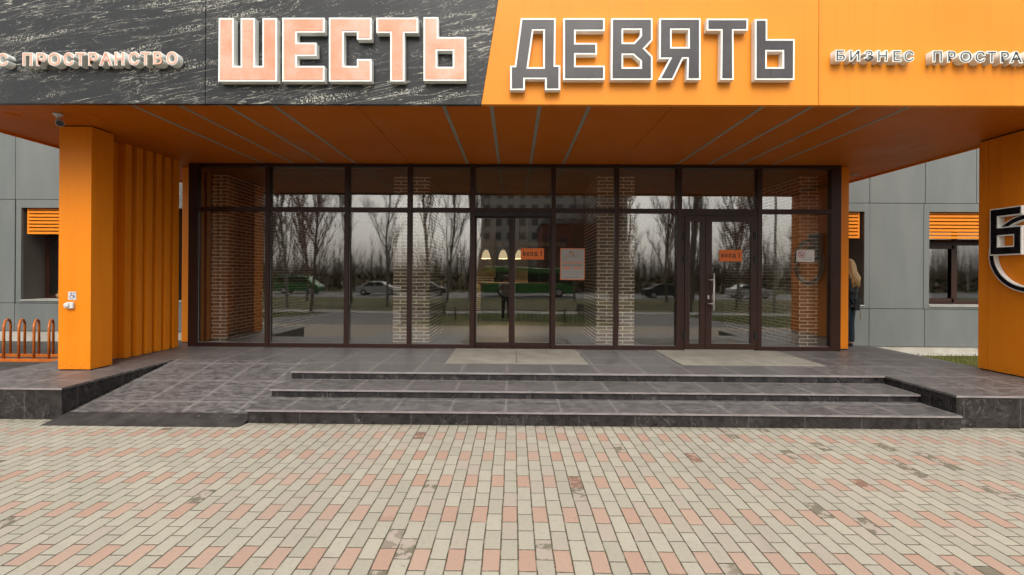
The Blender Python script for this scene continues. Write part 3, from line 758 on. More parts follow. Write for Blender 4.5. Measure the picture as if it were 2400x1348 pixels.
small_sign('row of small coral faced letters on the dark stone, left of the tall pink letters', ch, M['small_pink'], FY, .010, LS)
ch = []
kk = 4.8
for c_, a, b_ in (('Б', 290, 385), ('И', 443, 548), ('З', 610, 700), ('Н', 758, 858), ('Е', 930, 1012), ('С', 1055, 1155), ('П', 1380, 1475), ('Р', 1545, 1628), ('О', 1682, 1808), ('С', 1855, 1958), ('Т', 1990, 2085), ('Р', 2142, 2228), ('А', 2248, 2375), ('Н', 2420, 2520), ('С', 2580, 2685), ('Т', 2715, 2815), ('В', 2865, 2955), ('О', 3000, 3130)):
    xa, xb_ = 1900+a/kk, 1900+b_/kk; xm = (xa+xb_)/2
    tp = 90+(137+(xm-1970)*.04)/kk; bt = 90+(248+(xm-1970)*.055)/kk
    z0, z1 = zrow(xm, tp, bt, FW)
    ch.append((c_, onY(xa, 140, FW-LS)[0], onY(xb_, 140, FW-LS)[0], z0, z1))
small_sign('row of small grey outlined letters on the orange fascia, right of the tall charcoal letters', ch, M['small_grey'], FW, -.012, LS)

# ------------------------------------------------------------------ small signs on the glass and column
M['sign_orange'] = mottled('orange_sticker', (.72, .145, .012, 1), (.75, .16, .015, 1), 3, .45)
M['sign_black'] = mottled('black_print', (.012, .01, .01, 1), (.018, .015, .014, 1), 5, .5)
M['sign_red'] = mottled('red_print', (.45, .05, .04, 1), (.5, .06, .05, 1), 5, .5)
M['sign_grey'] = mottled('silver_sticker', (.30, .285, .26, 1), (.34, .32, .30, 1), 3, .5)
M['sign_white'] = mottled('white_sticker', (.60, .57, .55, 1), (.66, .63, .61, 1), 3, .45)
M['sign_yellow'] = mottled('yellow_print', (.55, .25, .03, 1), (.5, .2, .03, 1), 3, .5)
GF = GY+.0135                 # outside face of the fixed panes
def entry_sign(x0, x1, z0, z1, y, lab):
    s_ = thing('entry_sticker', lab, 'sign', (x0, y, z0), 'orange entrance stickers')
    MB().box(x0, x1, y-.002, y, z0, z1).obj('sticker', M['sign_orange'], s_)
    w_, h_ = (x1-x0), (z1-z0); L_ = MB(); X = lambda u: x0+w_*u; Z = lambda v: z0+h_*v
    def bar(u0, u1, v0, v1): L_.box(X(u0), X(u1), y-.0035, y-.0022, Z(v0), Z(v1))
    s = .028
    def seg(u0, v0, u1, v1, t_=.016):
        L_.prism([[(X(u0)-t_*w_, Z(v0)), (X(u0)+t_*w_, Z(v0)), (X(u1)+t_*w_, Z(v1)), (X(u1)-t_*w_, Z(v1))]], lambda u, v, q: (u, y-.0036+q*.0014, v))
    # В
    bar(.09, .125, .34, .66); bar(.125, .20, .60, .66); bar(.125, .215, .46, .53); bar(.125, .20, .34, .40); bar(.18, .205, .53, .60); bar(.185, .22, .40, .46)
    # Х
    seg(.265, .34, .355, .66, .02); seg(.355, .34, .265, .66, .02)
    # О
    bar(.415, .45, .34, .66); bar(.495, .53, .34, .66); bar(.45, .495, .60, .66); bar(.45, .495, .34, .40)
    # Д
    bar(.60, .635, .40, .66); bar(.675, .71, .40, .66); bar(.635, .675, .60, .66); bar(.575, .735, .34, .40); bar(.575, .605, .26, .34); bar(.705, .735, .26, .34)
    # 1
    bar(.865, .90, .34, .76); bar(.84, .865, .66, .72); bar(.845, .92, .30, .35)
    L_.obj('lettering', M['sign_black'], s_)
entry_sign(.128, .532, 1.90, 2.094, GF+.018, 'orange entrance sticker on the right sliding door')
entry_sign(3.535, 3.925, 1.885, 2.082, GY-.037, 'orange entrance sticker on the hinged door above the long handle')
# notice
x0, x1, z0, z1 = .812, 1.238, 1.548, 2.097
ns = thing('opening_hours_notice', 'silver notice with orange border and orange text beside the sliding doors', 'notice', (x0, GF, z0))
MB().box(x0, x1, GF-.002, GF, z0, z1).obj('border', M['sign_orange'], ns)
MB().box(x0+.012, x1-.012, GF-.0035, GF-.0022, z0+.012, z1-.012).obj('sheet', M['sign_grey'], ns)
yt = GF-.0042
flat_text('lettering', 'РЕЖИМ РАБОТЫ', x0+.04, z0+.283, .34, .034, yt, M['sign_orange'], ns, .02, .0006)
flat_text('lettering', 'ПОНЕДЕЛЬНИК - ВОСКРЕСЕНЬЕ', x0+.03, z0+.247, .36, .015, yt, M['sign_black'], ns, .02, .0006)
flat_text('lettering', '8:00 - 22:00', x0+.055, z0+.188, .31, .036, yt, M['sign_orange'], ns, .03, .0006)
flat_text('lettering', '8 (3452) 00-00-00', x0+.075, z0+.035, .25, .016, yt, M['sign_black'], ns, .01, .0006)
flat_text('lettering', 'ШЕСТЬ', x0+.10, z0+.405, .09, .018, yt, M['sign_red'], ns, .01, .0006)
flat_text('lettering', 'ДЕВЯТЬ', x0+.20, z0+.403, .095, .018, yt, M['sign_black'], ns, .02, .0006)
q = MB().prism([arc(x0+.195, z0+.465, .018, .030, 0, R(359), 24)], lambda u, v, t_: (u, yt-.0006+t_*.001, v)); q.obj('emblem', M['sign_yellow'], ns)
q = MB(); q.box(x0+.172, x0+.182, yt-.001, yt, z0+.455, z0+.495); q.box(x0+.182, x0+.205, yt-.001, yt, z0+.485, z0+.495); q.box(x0+.222, x0+.232, yt-.001, yt, z0+.43, z0+.468); q.obj('emblem', M['sign_black'], ns)
# no smoking
x0, x1, z0, z1 = 4.885, 5.192, 1.885, 2.092
sn = thing('no_smoking_sign', 'white no smoking sticker with red ring on the right glass pane', 'sign', (x0, GF, z0))
MB().box(x0, x1, GF-.002, GF, z0, z1).obj('sticker', M['sign_white'], sn)
cx, cz = x0+.085, z0+.125
q = MB().prism([arc(cx, cz, .048, .058, 0, R(359.5), 36)], lambda u, v, t_: (u, GF-.0034+t_*.001, v)); q.prism([[(cx-.040, cz+.030), (cx-.030, cz+.040), (cx+.040, cz-.030), (cx+.030, cz-.040)]], lambda u, v, t_: (u, GF-.0036+t_*.001, v)); q.obj('prohibition_ring', M['sign_red'], sn)
q = MB(); q.prism([[(cx-.034, cz-.022), (cx-.030, cz-.032), (cx+.030, cz-.005), (cx+.027, cz+.005)]], lambda u, v, t_: (u, GF-.0030+t_*.0008, v)); q.box(cx+.028, cx+.036, GF-.003, GF-.0022, cz+.004, cz+.02); q.obj('cigarette', M['sign_black'], sn)
flat_text('lettering', 'Курение', x0+.155, z0+.062, .115, .016, GF-.0028, M['sign_black'], sn, .01, .0005)
flat_text('lettering', 'запрещено', x0+.105, z0+.028, .165, .016, GF-.0028, M['sign_black'], sn, .01, .0005)
# accessibility plate and call button on the column
ya = 6.0-.001
(xa, za), (xb_, zb) = onY(160, 703, ya), onY(179, 684, ya)
ac = thing('accessibility_sign', 'small white wheelchair sign on the left orange column', 'sign', (xa, ya, za))
MB().box(xa, xb_, ya-.003, ya, za, zb).obj('plate', M['sign_white'], ac)
M['sign_blue'] = mottled('blue_print', (.05, .06, .16, 1), (.07, .08, .2, 1), 3, .5)
w_ = xb_-xa; q = MB()
P = lambda u, v: (xa+w_*u, za+(zb-za)*v)
q.prism([arc(*P(.45, .36), .020, .027, R(110), R(400), 24)], lambda u, v, t_: (u, ya-.0045+t_*.001, v))
q.prism([arc(*P(.40, .82), .0005, .009, 0, R(359), 14)], lambda u, v, t_: (u, ya-.0045+t_*.001, v))
q.prism([[P(.36, .72), P(.46, .72), P(.50, .48), P(.70, .48), P(.82, .24), P(.90, .28), P(.76, .56), P(.42, .56)]], lambda u, v, t_: (u, ya-.0045+t_*.001, v))
q.prism([arc(*P(.74, .80), .007, .010, 0, R(359), 14)], lambda u, v, t_: (u, ya-.0045+t_*.001, v))
q.obj('pictogram', M['sign_blue'], ac)
(xa, za), (xb_, zb) = onY(157, 723, ya), onY(176, 708, ya)
cb = thing('call_button', 'white call button box below the wheelchair sign', 'call button', (xa, ya, za))
MB().box(xa+.02, xb_, ya-.035, ya, za, zb).obj('housing', M['white'], cb, bevel=.008)
MB().lathe([(0, 0), (.032, 0), (.034, .004), (.03, .018), (.0, .022)], 0, 0, 18)
mbp = MB().lathe([(0, .0), (.034, .0), (.034, .012), (.028, .018), (0, .02)], 0, 0, 18)
mbp.v = [(xa+.03+p[0], ya-.035-p[2], (za+zb)/2+p[1]) for p in mbp.v]; mbp.obj('button', M['white'], cb, True)
# security camera under the canopy
cx, cy = -5.49, 5.55
sc_ = thing('security_camera', 'small white bullet camera hanging under the canopy above the left column', 'camera', (cx, cy, SZ))
MB().lathe([(0, SZ-.002), (.052, SZ-.002), (.05, SZ-.018), (.028, SZ-.03), (.016, SZ-.05), (.016, SZ-.08)], cx-.01, cy, 18).obj('mount', M['white'], sc_, True)
d0 = Vector((cx-.015, cy+.03, SZ-.075)); dr = Vector((.62, -.62, -.46)).normalized()
MB().tube([d0-dr*.03, d0, d0+dr*.12, d0+dr*.13], [.022, .034, .040, .040], 18).obj('housing', M['white'], sc_, True)
MB().tube([d0+dr*.1302, d0+dr*.134], [.036, .033], 18).obj('lens', M['black'], sc_)

# ------------------------------------------------------------------ lobby behind the glass
M['lobby_floor'] = tiles('lobby_floor_tile', (.16, .155, .15, 1), (.22, .21, .20, 1), (.10, .095, .09, 1), rough=.35, worn=.1)
M['lobby_wall'] = mottled('lobby_plaster', (.16, .125, .09, 1), (.12, .095, .07, 1), .8, .8)
M['lobby_ceiling'] = mottled('lobby_ceiling', (.16, .14, .12, 1), (.13, .115, .1, 1), 1, .8)
M['dark_wood'] = mottled('dark_lobby_panelling', (.035, .025, .02, 1), (.05, .035, .028, 1), 2, .5)
M['warm_wall'] = mottled('cream_lobby_wall', (.52, .42, .28, 1), (.46, .36, .23, 1), 1.2, .8)
struct('lobby_floor', MB().prism([[(-5.63, GY+.065), (5.6, GY+.065), (5.6, 8.5), (5.68, 8.5), (5.68, 17), (-5.86, 17), (-5.86, 8.62), (-5.63, 8.62)]], lambda u, v, t_: (u, v, LZ-.01-.3*t_)), M['lobby_floor'])
struct('lobby_ceiling', MB().prism([[(-5.63, GY+.065), (5.6, GY+.065), (5.6, 8.5), (5.68, 8.5), (5.68, 17), (-5.86, 17), (-5.86, 8.62), (-5.63, 8.62)]], lambda u, v, t_: (u, v, 3.52-.05*t_)), M['lobby_ceiling'])
lw = MB(); lw.box(-5.9, 5.7, 16.8, 17, LZ, 3.5); lw.box(-5.88, -5.825, 8.605, 17, LZ, 3.5); lw.box(-5.65, -5.62, GY+.065, 8.59, LZ, 3.5); lw.box(5.60, 5.68, GY+.065, 17, LZ, 3.5)
struct('lobby_wall', lw, M['lobby_wall'])
def bw(x0, x1, y0, y1, lab, grp):
    o_ = MB().box(x0, x1, y0, y1, LZ-.005, 3.468).obj('brick_pillar', M['brick']); tag(o_, lab, 'pillar', grp)
bw(-5.82, -5.335, 8.60, 12.4, 'brown brick wall end inside the leftmost glass pane', 'brick pillars inside the glass front')
bw(5.235, 5.58, 8.56, 11.6, 'brown brick wall end inside the rightmost glass pane, behind the no smoking sticker', 'brick pillars inside the glass front')
bw(-2.255, -1.57, 8.72, 10.3, 'brown brick pillar inside the glass, left of the sliding doors', 'brick pillars inside the glass front')
bw(1.54, 2.24, 8.62, 10.1, 'brown brick pillar inside the glass, between the sliding doors and the hinged door', 'brick pillars inside the glass front')
# reception back zone
rc = thing('reception_wall', 'cream lobby wall with a dark brick base behind the hanging lamps', 'wall', (0, 14.5, LZ))
MB().box(-1.35, -.55, 14.4, 14.6, 1.55, 3.4).obj('cream_panel', M['warm_wall'], rc)
MB().box(.05, .45, 14.4, 14.6, LZ, 3.4).obj('cream_panel', M['warm_wall'], rc)
MB().box(-1.35, -.6, 14.3, 14.6, LZ, 1.549).obj('brick_base', M['brick'], rc)
MB().box(-2.6, 2.4, 14.7, 14.8, LZ, 3.4).obj('dark_panelling', M['dark_wood'], rc)
MB().box(-.5, 1.6, 14.2, 14.4, 2.5, 2.62).obj('shelf', M['warm_wall'], rc)
ct = thing('reception_desk', 'dark reception desk under the hanging lamps', 'desk', (.2, 13.2, LZ))
MB().box(-.9, 1.3, 12.9, 13.5, LZ, 1.35).obj('front', M['dark_wood'], ct); MB().box(-.95, 1.35, 12.85, 13.55, 1.352, 1.40).obj('counter', M['lobby_ceiling'], ct)
# pendant lamps
lm = bpy.data.materials.new('lit_lamp_shade'); lm.use_nodes = True; lb = lm.node_tree.nodes['Principled BSDF']
lb.inputs['Base Color'].default_value = (.8, .7, .5, 1); lb.inputs['Emission Color'].default_value = (1, .80, .46, 1); lb.inputs['Emission Strength'].default_value = .32
def pend(x, lab):
    z0, z1 = 2.07, 2.31
    s_ = thing('pendant_lamp', lab, 'lamp', (x, 12.9, z1), 'lit hanging lamps in the lobby')
    MB().lathe([(.128, z0), (.125, z0+.02), (.098, z0+.14), (.06, z1-.02), (.035, z1), (.03, z1), (.055, z1-.025), (.12, z0+.01)], x, 12.9, 24).obj('lamp_shade', lm, s_, True)
    MB().tube([(x, 12.9, z1), (x, 12.9, 3.468)], .006, 6).obj('cord', M['black'], s_)
    MB().lathe([(0, z1+.05), (.03, z1+.04), (.035, z1), (.0, z1-.005)], x, 12.9, 14).obj('socket', M['steel'], s_, True)
    l_ = bpy.data.lights.new('lamp_bulb', 'POINT'); l_.energy = 10; l_.color = (1, .78, .5); l_.shadow_soft_size = .04
    lo_ = bpy.data.objects.new('lamp_bulb', l_); C.objects.link(lo_); lo_.location = (0, 0, -.16); lo_.parent = s_
pend(-.76, 'leftmost of the three lit cream hanging lamps behind the sliding doors')
pend(-.285, 'middle one of the three lit cream hanging lamps behind the sliding doors')
pend(.165, 'rightmost of the three lit hanging lamps, partly behind the orange sticker')
# small wall lamps / speakers on the brick
def wl(x, y, z, lab, s=.05):
    s_ = thing('wall_box', lab, 'sensor', (x, y, z))
    MB().box(x-s/2, x+s/2, y-.04, y-.001, z-.04, z+.05).obj('housing', M['white'], s_, bevel=.006)
    MB().box(x-s/4, x+s/4, y-.044, y-.0405, z-.01, z+.02).obj('lens', M['black'], s_)
wl(-2.155, 8.72, 3.13, 'small white sensor box high on the brick pillar left of the sliding doors')

# ------------------------------------------------------------------ bicycle rack
rk = thing('bike_rack', 'low orange tubular bicycle rack left of the column', 'bike rack', (-8.8, 8.0, .09))
M['rack'] = mottled('orange_rack_paint', (.62, .16, .015, 1), (.5, .12, .015, 1), 6, .4)
gz = .09
MB().box(-12.4, -7.45, 7.88, 7.93, gz, gz+.05).obj('front_rail', M['rack'], rk, bevel=.003)
MB().box(-12.4, -7.45, 8.34, 8.39, gz, gz+.05).obj('rear_rail', M['rack'], rk, bevel=.003)
k = 0
for i in range(18):
    x = -7.70-.262*i
    if x < -12.3: break
    sk_ = .385; pts = [(x, 7.905, gz+.05), (x, 7.905, gz+.58)]+[(x-sk_/2+sk_/2*math.cos(a), 8.135-.23*math.cos(a), gz+.58+.12*math.sin(a)) for a in [math.pi*j/10 for j in range(1, 10)]]+[(x-sk_, 8.365, gz+.58), (x-sk_, 8.365, gz+.05)]
    MB().tube(pts, .0185, 8).obj('hoop', M['rack'], rk, True)

# ------------------------------------------------------------------ people
M['skin'] = mottled('skin', (.55, .33, .24, 1), (.52, .30, .21, 1), 8, .5)
M['blond'] = mottled('blond_hair', (.50, .33, .14, 1), (.36, .22, .09, 1), 14, .45, vec=(6, 6, .6))
M['brownhair'] = mottled('brown_hair', (.05, .03, .02, 1), (.08, .05, .03, 1), 14, .5)
M['blackcloth'] = mottled('black_cloth', (.012, .012, .014, 1), (.022, .022, .025, 1), 9, .85)
M['jeans'] = mottled('blue_jeans', (.012, .02, .03, 1), (.02, .03, .042, 1), 12, .9)
M['khaki'] = mottled('light_jacket', (.36, .34, .30, 1), (.30, .28, .24, 1), 9, .9)
def gzl(y): return -.002-(1.29-y)*.498/10.29
def skin_mesh(name, verts, edges, radii, mat_, parent, root=0, sub=2):
    me = bpy.data.meshes.new(name); me.from_pydata(verts, edges, []); me.materials.append(mat_)
    o_ = bpy.data.objects.new(name, me); C.objects.link(o_); o_.parent = parent
    sk = o_.modifiers.new('skin', 'SKIN'); sk.use_smooth_shade = True
    if not me.skin_vertices: 
        pass
    for i, r_ in enumerate(radii):
        v = me.skin_vertices[0].data[i]; v.radius = r_ if isinstance(r_, tuple) else (r_, r_); v.use_root = (i == root)
    s_ = o_.modifiers.new('sub', 'SUBSURF'); s_.levels = sub; s_.render_levels = sub
    return o_
def person(label, loc, rz, height, jacket, trousers, hair, long_hair, arms, name='person'):
    p = thing(name, label, 'person', loc); p.rotation_euler = (0, 0, rz); k_ = height/1.75; p.scale = (k_, k_, k_)
    # front of the person = -Y
    V = dict(pel=(0,0,.95), waist=(0,0,1.08), chest=(0,.0,1.28), neck=(0,.01,1.46), head0=(0,-.005,1.53), sl=(-.17,0,1.41), sr=(.17,0,1.41))
    el, hl_, er, hr_ = arms
    body_v = [V['pel'], V['waist'], V['chest'], V['neck'], V['head0'], V['sl'], el, hl_, V['sr'], er, hr_,
              (-.10,0,.90), (-.105,-.01,.50), (-.11,.015,.09), (-.115,-.11,.04), (.10,0,.90), (.105,-.01,.50), (.11,.015,.09), (.115,-.11,.04)]
    ed = [(0,1),(1,2),(2,3),(3,4),(2,5),(5,6),(6,7),(2,8),(8,9),(9,10),(0,11),(11,12),(12,13),(13,14),(0,15),(15,16),(16,17),(17,18)]
    rad = [.125,.11,(.145,.10),.055,.05,.062,.042,.028,.062,.042,.028,.085,.055,.038,.03,.085,.055,.038,.03]
    body = skin_mesh('body', body_v, ed, rad, M['skin'], p)
    jk = body_v[:3]+[(0,.005,1.43)]+[V['sl'], el, tuple(Vector(el).lerp(Vector(hl_), .85)), V['sr'], er, tuple(Vector(er).lerp(Vector(hr_), .85)), (0,0,.86)]
    skin_mesh('jacket', jk, [(10,0),(0,1),(1,2),(2,3),(2,4),(4,5),(5,6),(2,7),(7,8),(8,9)], [(.16,.13),(.145,.12),(.175,.125),.075,.078,.056,.046,.078,.056,.046,(.165,.135)], jacket, p)
    skin_mesh('trousers', [(0,0,.95),(-.10,0,.88),(-.105,-.01,.50),(-.11,.012,.08),(.10,0,.88),(.105,-.01,.50),(.11,.012,.08)], [(0,1),(1,2),(2,3),(0,4),(4,5),(5,6)], [.14,.10,.068,.055,.10,.068,.055], trousers, p)
    for s__ in (-1, 1):
        skin_mesh('shoe', [(s__*.112,.04,.045),(s__*.115,-.06,.04),(s__*.12,-.16,.03)], [(0,1),(1,2)], [.045,.045,.032], M['black'], p, 0, 1)
        hp = Vector(hl_ if s__ < 0 else hr_); e_ = Vector(el if s__ < 0 else er); dr_ = (hp-e_).normalized(); sd_ = dr_.cross(Vector((0, 1, .2))).normalized()
        hv = [tuple(hp), tuple(hp+dr_*.07)]; he = [(0,1)]; hrad = [(.028,.02), (.036,.02)]
        for f_ in range(4):
            b0 = hp+dr_*.085+sd_*(.027-.018*f_); ln = (.07, .08, .075, .06)[f_]
            hv += [tuple(b0), tuple(b0+dr_*ln*.55+Vector((0, -.008, 0))), tuple(b0+dr_*ln+Vector((0, -.03, 0)))]; n0 = len(hv)-3
            he += [(1, n0), (n0, n0+1), (n0+1, n0+2)]; hrad += [.010, .009, .008]
        t0 = hp+dr_*.03+sd_*.032; hv += [tuple(t0), tuple(t0+dr_*.03+sd_*.018)]; he += [(0, len(hv)-2), (len(hv)-2, len(hv)-1)]; hrad += [.012, .010]
        skin_mesh('hand', hv, he, hrad, M['skin'], p, 0, 1)
    # head
    bm = bmesh.new(); bmesh.ops.create_uvsphere(bm, u_segments=28, v_segments=20, radius=.1)
    for v in bm.verts:
        x, y, z = v.co; zz = z/.1
        wx = .78*(1-.28*max(0, -zz)**1.5); v.co = Vector((x*wx, y*(.98-.12*max(0, -zz)), z*1.22))
        if y < 0:
            if abs(x) < .022 and -.045 < z < .012: v.co.y -= .016*(1-abs(x)/.022)*(1-abs(z+.018)/.03)
            if abs(abs(x)-.035) < .018 and abs(z-.005) < .016: v.co.y += .008
            if abs(x) < .03 and abs(z+.058) < .012: v.co.y -= .004
        v.co += Vector((0, -.012, 1.62))
    me = bpy.data.meshes.new('head'); bm.to_mesh(me); bm.free(); me.materials.append(M['skin'])
    for f_ in me.polygons: f_.use_smooth = True
    ho = bpy.data.objects.new('head', me); C.objects.link(ho); ho.parent = p
    for s__ in (-1, 1):
        q = MB().tube([(s__*.03, -.096, 1.625), (s__*.03, -.106, 1.625)], [.011, .004], 10).obj('eye', M['white'], ho, True); q.matrix_parent_inverse = Matrix.Identity(4)
        q = MB().tube([(s__*.074, .0, 1.60), (s__*.083, .006, 1.622), (s__*.078, .008, 1.645)], [.008, .014, .008], 8).obj('ear', M['skin'], ho, True); q.matrix_parent_inverse = Matrix.Identity(4)
    q = MB().tube([(-.022, -.094, 1.562), (0, -.103, 1.560), (.022, -.094, 1.562)], [.003, .006, .003], 8).obj('mouth', M['sign_red'], ho, True); q.matrix_parent_inverse = Matrix.Identity(4)
    # hair: cap plus strands
    bm = bmesh.new(); bmesh.ops.create_uvsphere(bm, u_segments=28, v_segments=20, radius=.108)
    bmesh.ops.delete(bm, geom=[v for v in bm.verts if v.co.z < -.02-.5*(-v.co.y) and v.co.y < .03 or v.co.z < -.07], context='VERTS')
    rr_ = random.Random(5)
    for v in bm.verts: v.co = Vector((v.co.x*.86, v.co.y*1.02, v.co.z*1.2))+Vector((0, 0, 1.63)) + Vector((rr_.uniform(-.002, .002), rr_.uniform(-.002, .002), 0))
    me = bpy.data.meshes.new('hair'); bm.to_mesh(me); bm.free(); me.materials.append(hair)
    for f_ in me.polygons: f_.use_smooth = True
    hh = bpy.data.objects.new('hair', me); C.objects.link(hh); hh.parent = p
    if long_hair:
        sb = MB()
        for i in range(90):
            a = rr_.uniform(-.35, math.pi+.35); r0 = .088
            x, y = r0*math.cos(a), .01+r0*1.05*math.sin(a)
            ln = rr_.uniform(.36, .46); off = rr_.uniform(.0, .05)
            sb.tube([(x*.8, y*.8, 1.70), (x*1.02, y*1.05, 1.62), (x*1.12, y*1.15+.01, 1.50), (x*1.25+rr_.uniform(-.02, .02), y*1.2+.045+off*.4, 1.38), (x*1.1+rr_.uniform(-.03, .03), y*1.1+.055+off*.3, 1.66-ln), (x*.95, y+.05, 1.63-ln)], [.012, .017, .018, .018, .012, .002], 5)
        q = sb.obj('strands', hair, hh, True); q.matrix_parent_inverse = Matrix.Identity(4)
    return p
wmn = person('woman with long blond hair and black jacket half hidden behind the right orange post', (6.10, 8.52, LZ), R(-150), 1.60, M['blackcloth'], M['jeans'], M['blond'], True,
       ((-.24, .02, 1.17), (-.22, -.10, .98), (.24, .02, 1.17), (.22, -.10, .98)))
hbg = thing('handbag', 'black shoulder bag hanging at the hip of the blond woman', 'bag', (6.17, 8.50, 1.12))
MB().box(6.10, 6.20, 8.36, 8.42, 1.03, 1.25).obj('pouch', M['blackcloth'], hbg, bevel=.02)
MB().tube([(6.13, 8.38, 1.27), (6.16, 8.40, 1.45), (6.14, 8.46, 1.62)], .008, 6).obj('strap', M['black'], hbg)
MB().tube([(6.225, 8.40, 1.04), (6.228, 8.40, .9), (6.21, 8.395, .84)], [.006, .009, .003], 6).obj('tassel', M['wicker'], hbg)
ph = person('photographer in a light jacket holding up a camera, mirrored in the sliding doors', (-.28, -1.35, gzl(-1.35)), R(180), 1.72, M['khaki'], M['blackcloth'], M['brownhair'], False,
       ((-.24, -.10, 1.22), (-.07, -.22, 1.50), (.24, -.10, 1.22), (.07, -.22, 1.50)))
cmr = thing('photo_camera', 'black camera held in front of the face of the mirrored photographer', 'camera', (-.28, -1.1, 1.56)); cmr.location.z -= .0
MB().box(-.35, -.21, -1.13, -1.07, 1.39, 1.49).obj('camera_body', M['black'], cmr, bevel=.01)
MB().tube([(-.28, -1.07, 1.44), (-.28, -.99, 1.44)], .035, 16).obj('lens', M['black'], cmr, True)

# ------------------------------------------------------------------ the street behind the camera (mirrored in the glass)
struct('lawn', MB().prism([[(1.29, -.002), (-9, -.50), (-9, -.64), (1.29, -.64)]], lambda u, v, t_: (-3.7 if t_ == 0 else 3.5, u, v)), M['soil'])
struct('side_lawn', MB().prism([[(1.29, -.002), (-9, -.50), (-9, -.64), (1.29, -.64)]], lambda u, v, t_: (8.5 if t_ == 0 else 40, u, v)), M['soil'])
struct('side_verge', MB().prism([[(1.29, -.002), (-9, -.50), (-9, -.64), (1.29, -.64)]], lambda u, v, t_: (-40 if t_ == 0 else -10, u, v)), M['soil'])
for nm, a, b_ in (('footpath', -9.9, -3.8), ('footpath', 3.6, 8.4)):
    struct(nm, MB().prism([[(1.29, -.004), (-9, -.50), (-9, -.64), (1.29, -.64)]], lambda u, v, t_: (a if t_ == 0 else b_, u, v)), M['path'])
struct('pavement', MB().box(-60, 60, -10.6, -9.01, -.64, -.48), M['kerb'])
struct('road', MB().add([(-200, -41, -.645), (200, -41, -.645), (200, -28, -.645), (-200, -28, -.645)], [[0,1,2,3]]), M['road'])
for a_ in (-3.8, 3.5):
    struct('kerb', MB().prism([[(1.29, .03), (-9, -.47), (-9, -.64), (1.29, -.64)]], lambda u, v, t_: (a_+.1*t_, u, v)), M['kerb'])
# ornamental fence round the middle lawn
fc = thing('lawn_fence', 'low black ornamental fence round the lawn, mirrored in the glass', 'fence', (0, 1.2, 0))
rail = MB(); rail.box(-3.6, 3.4, 1.19, 1.21, .12, .14); rail.box(-3.6, 3.4, 1.19, 1.21, .47, .49); rail.obj('rail', M['black'], fc)
x = -3.6; pk = MB()
while x < 3.4:
    pk.tube([(x, 1.20, -.03), (x, 1.20, .54)], .007, 5)
    pk.tube([(x+.07+.05*math.cos(a), 1.20, (.30)+.11*math.sin(a)) for a in [2*math.pi*j/12 for j in range(13)]], .005, 4)
    x += .14
pk.obj('pickets', M['black'], fc)
for x in (-3.6, -1.85, -.1, 1.65, 3.4): MB().box(x-.02, x+.02, 1.18, 1.22, -.05, .58).obj('post', M['black'], fc)
for sx in (-1, 1):
    f2 = MB(); X = -3.6 if sx < 0 else 3.4; y = 1.0
    while y > -8.8:
        z = gzl(y); f2.tube([(X, y, z-.03), (X, y, z+.6)], .008, 5); y -= .15
    f2.tube([(X, 1.1, gzl(1.1)+.53), (X, -8.9, gzl(-8.9)+.53)], .012, 5); f2.tube([(X, 1.1, gzl(1.1)+.12), (X, -8.9, gzl(-8.9)+.12)], .012, 5)
    f2.obj('side_rail', M['black'], fc)

def tree_mesh(seed, h, r0, twigs, lean=.0, upright=.8, levels=4):
    rnd = random.Random(seed); tr = MB(); cr_ = MB()
    def grow(p, d, ln, r, lv):
        n = 4; pts = [p]; q = Vector(p); dd = Vector(d)
        for i in range(n):
            dd = (dd+Vector((rnd.uniform(-.14, .14), rnd.uniform(-.14, .14), .08*upright))).normalized(); q = q+dd*ln/n; pts.append(q.copy())
        rs = [r*(1-.6*i/n) for i in range(n+1)]
        (tr if lv == 0 else cr_).tube(pts, rs, 7 if lv == 0 else (4 if lv < 2 else 3), cap=False)
        if lv >= levels-1: return
        kids = {0: 22, 1: 11, 2: twigs}[lv] if lv < 3 else 3
        for i in range(kids):
            t_ = rnd.uniform(.22 if lv == 0 else .15, 1); k_ = min(n-1, int(t_*n)); base = Vector(pts[k_]).lerp(Vector(pts[k_+1]), t_*n-k_)
            a = rnd.uniform(0, 2*math.pi); spread = rnd.uniform(.35, .75)
            nd = (dd*upright+Vector((math.cos(a), math.sin(a), 0))*spread+Vector((0, 0, .35))).normalized()
            grow(base, nd, ln*rnd.uniform(.28, .46)*(1.25-.6*t_), max(.007, r*(.42-.15*t_)), lv+1)
    grow(Vector((0, 0, 0)), Vector((lean, 0, 1)).normalized(), h, r0, 0)
    return tr, cr_
tv = []
for s_, (hh_, r_, tw, lb_, bark, twig) in enumerate(((11, .11, 8, 'tall bare birch tree mirrored in the glass front', M['birch'], M['twig']), (13, .14, 8, 'tall bare poplar tree mirrored in the glass front', M['bark'], M['twig']), (9, .10, 8, 'bare reddish twigged tree mirrored in the glass front', M['bark'], M['redtwig']))):
    tr, cr_ = tree_mesh(s_*7+3, hh_, r_, tw, upright=(.9, 1.3, .8)[s_])
    o_ = thing('bare_tree', lb_, 'tree', (0, 0, 0), 'bare trees beyond the lawn')
    tr.obj('trunk', bark, o_, True); cr_.obj('crown', twig, o_); tv.append(o_)
spots = [(-19, -14, 1), (-14.2, -13, 0), (-11.2, -9.5, 2), (-12.6, -20, 1), (-17, -22, 2), (-9.0, -17, 0), (-7.4, -24, 1), (-5.4, -22, 0), (-3.9, -26, 1), (5.4, -25, 2), (8.2, -23, 1), (10.6, -26, 0), (13.2, -24, 2), (10.6, -12, 1), (15.8, -25, 1), (18.5, -22, 0), (22, -26, 1), (-22, -25, 2), (-26, -20, 0), (14.8, -15, 2), (-32, -25, 1), (27, -26, 2), (32, -25, 0), (7.2, -17, 2), (38, -27, 1)]
used = set(); rnd = random.Random(9)
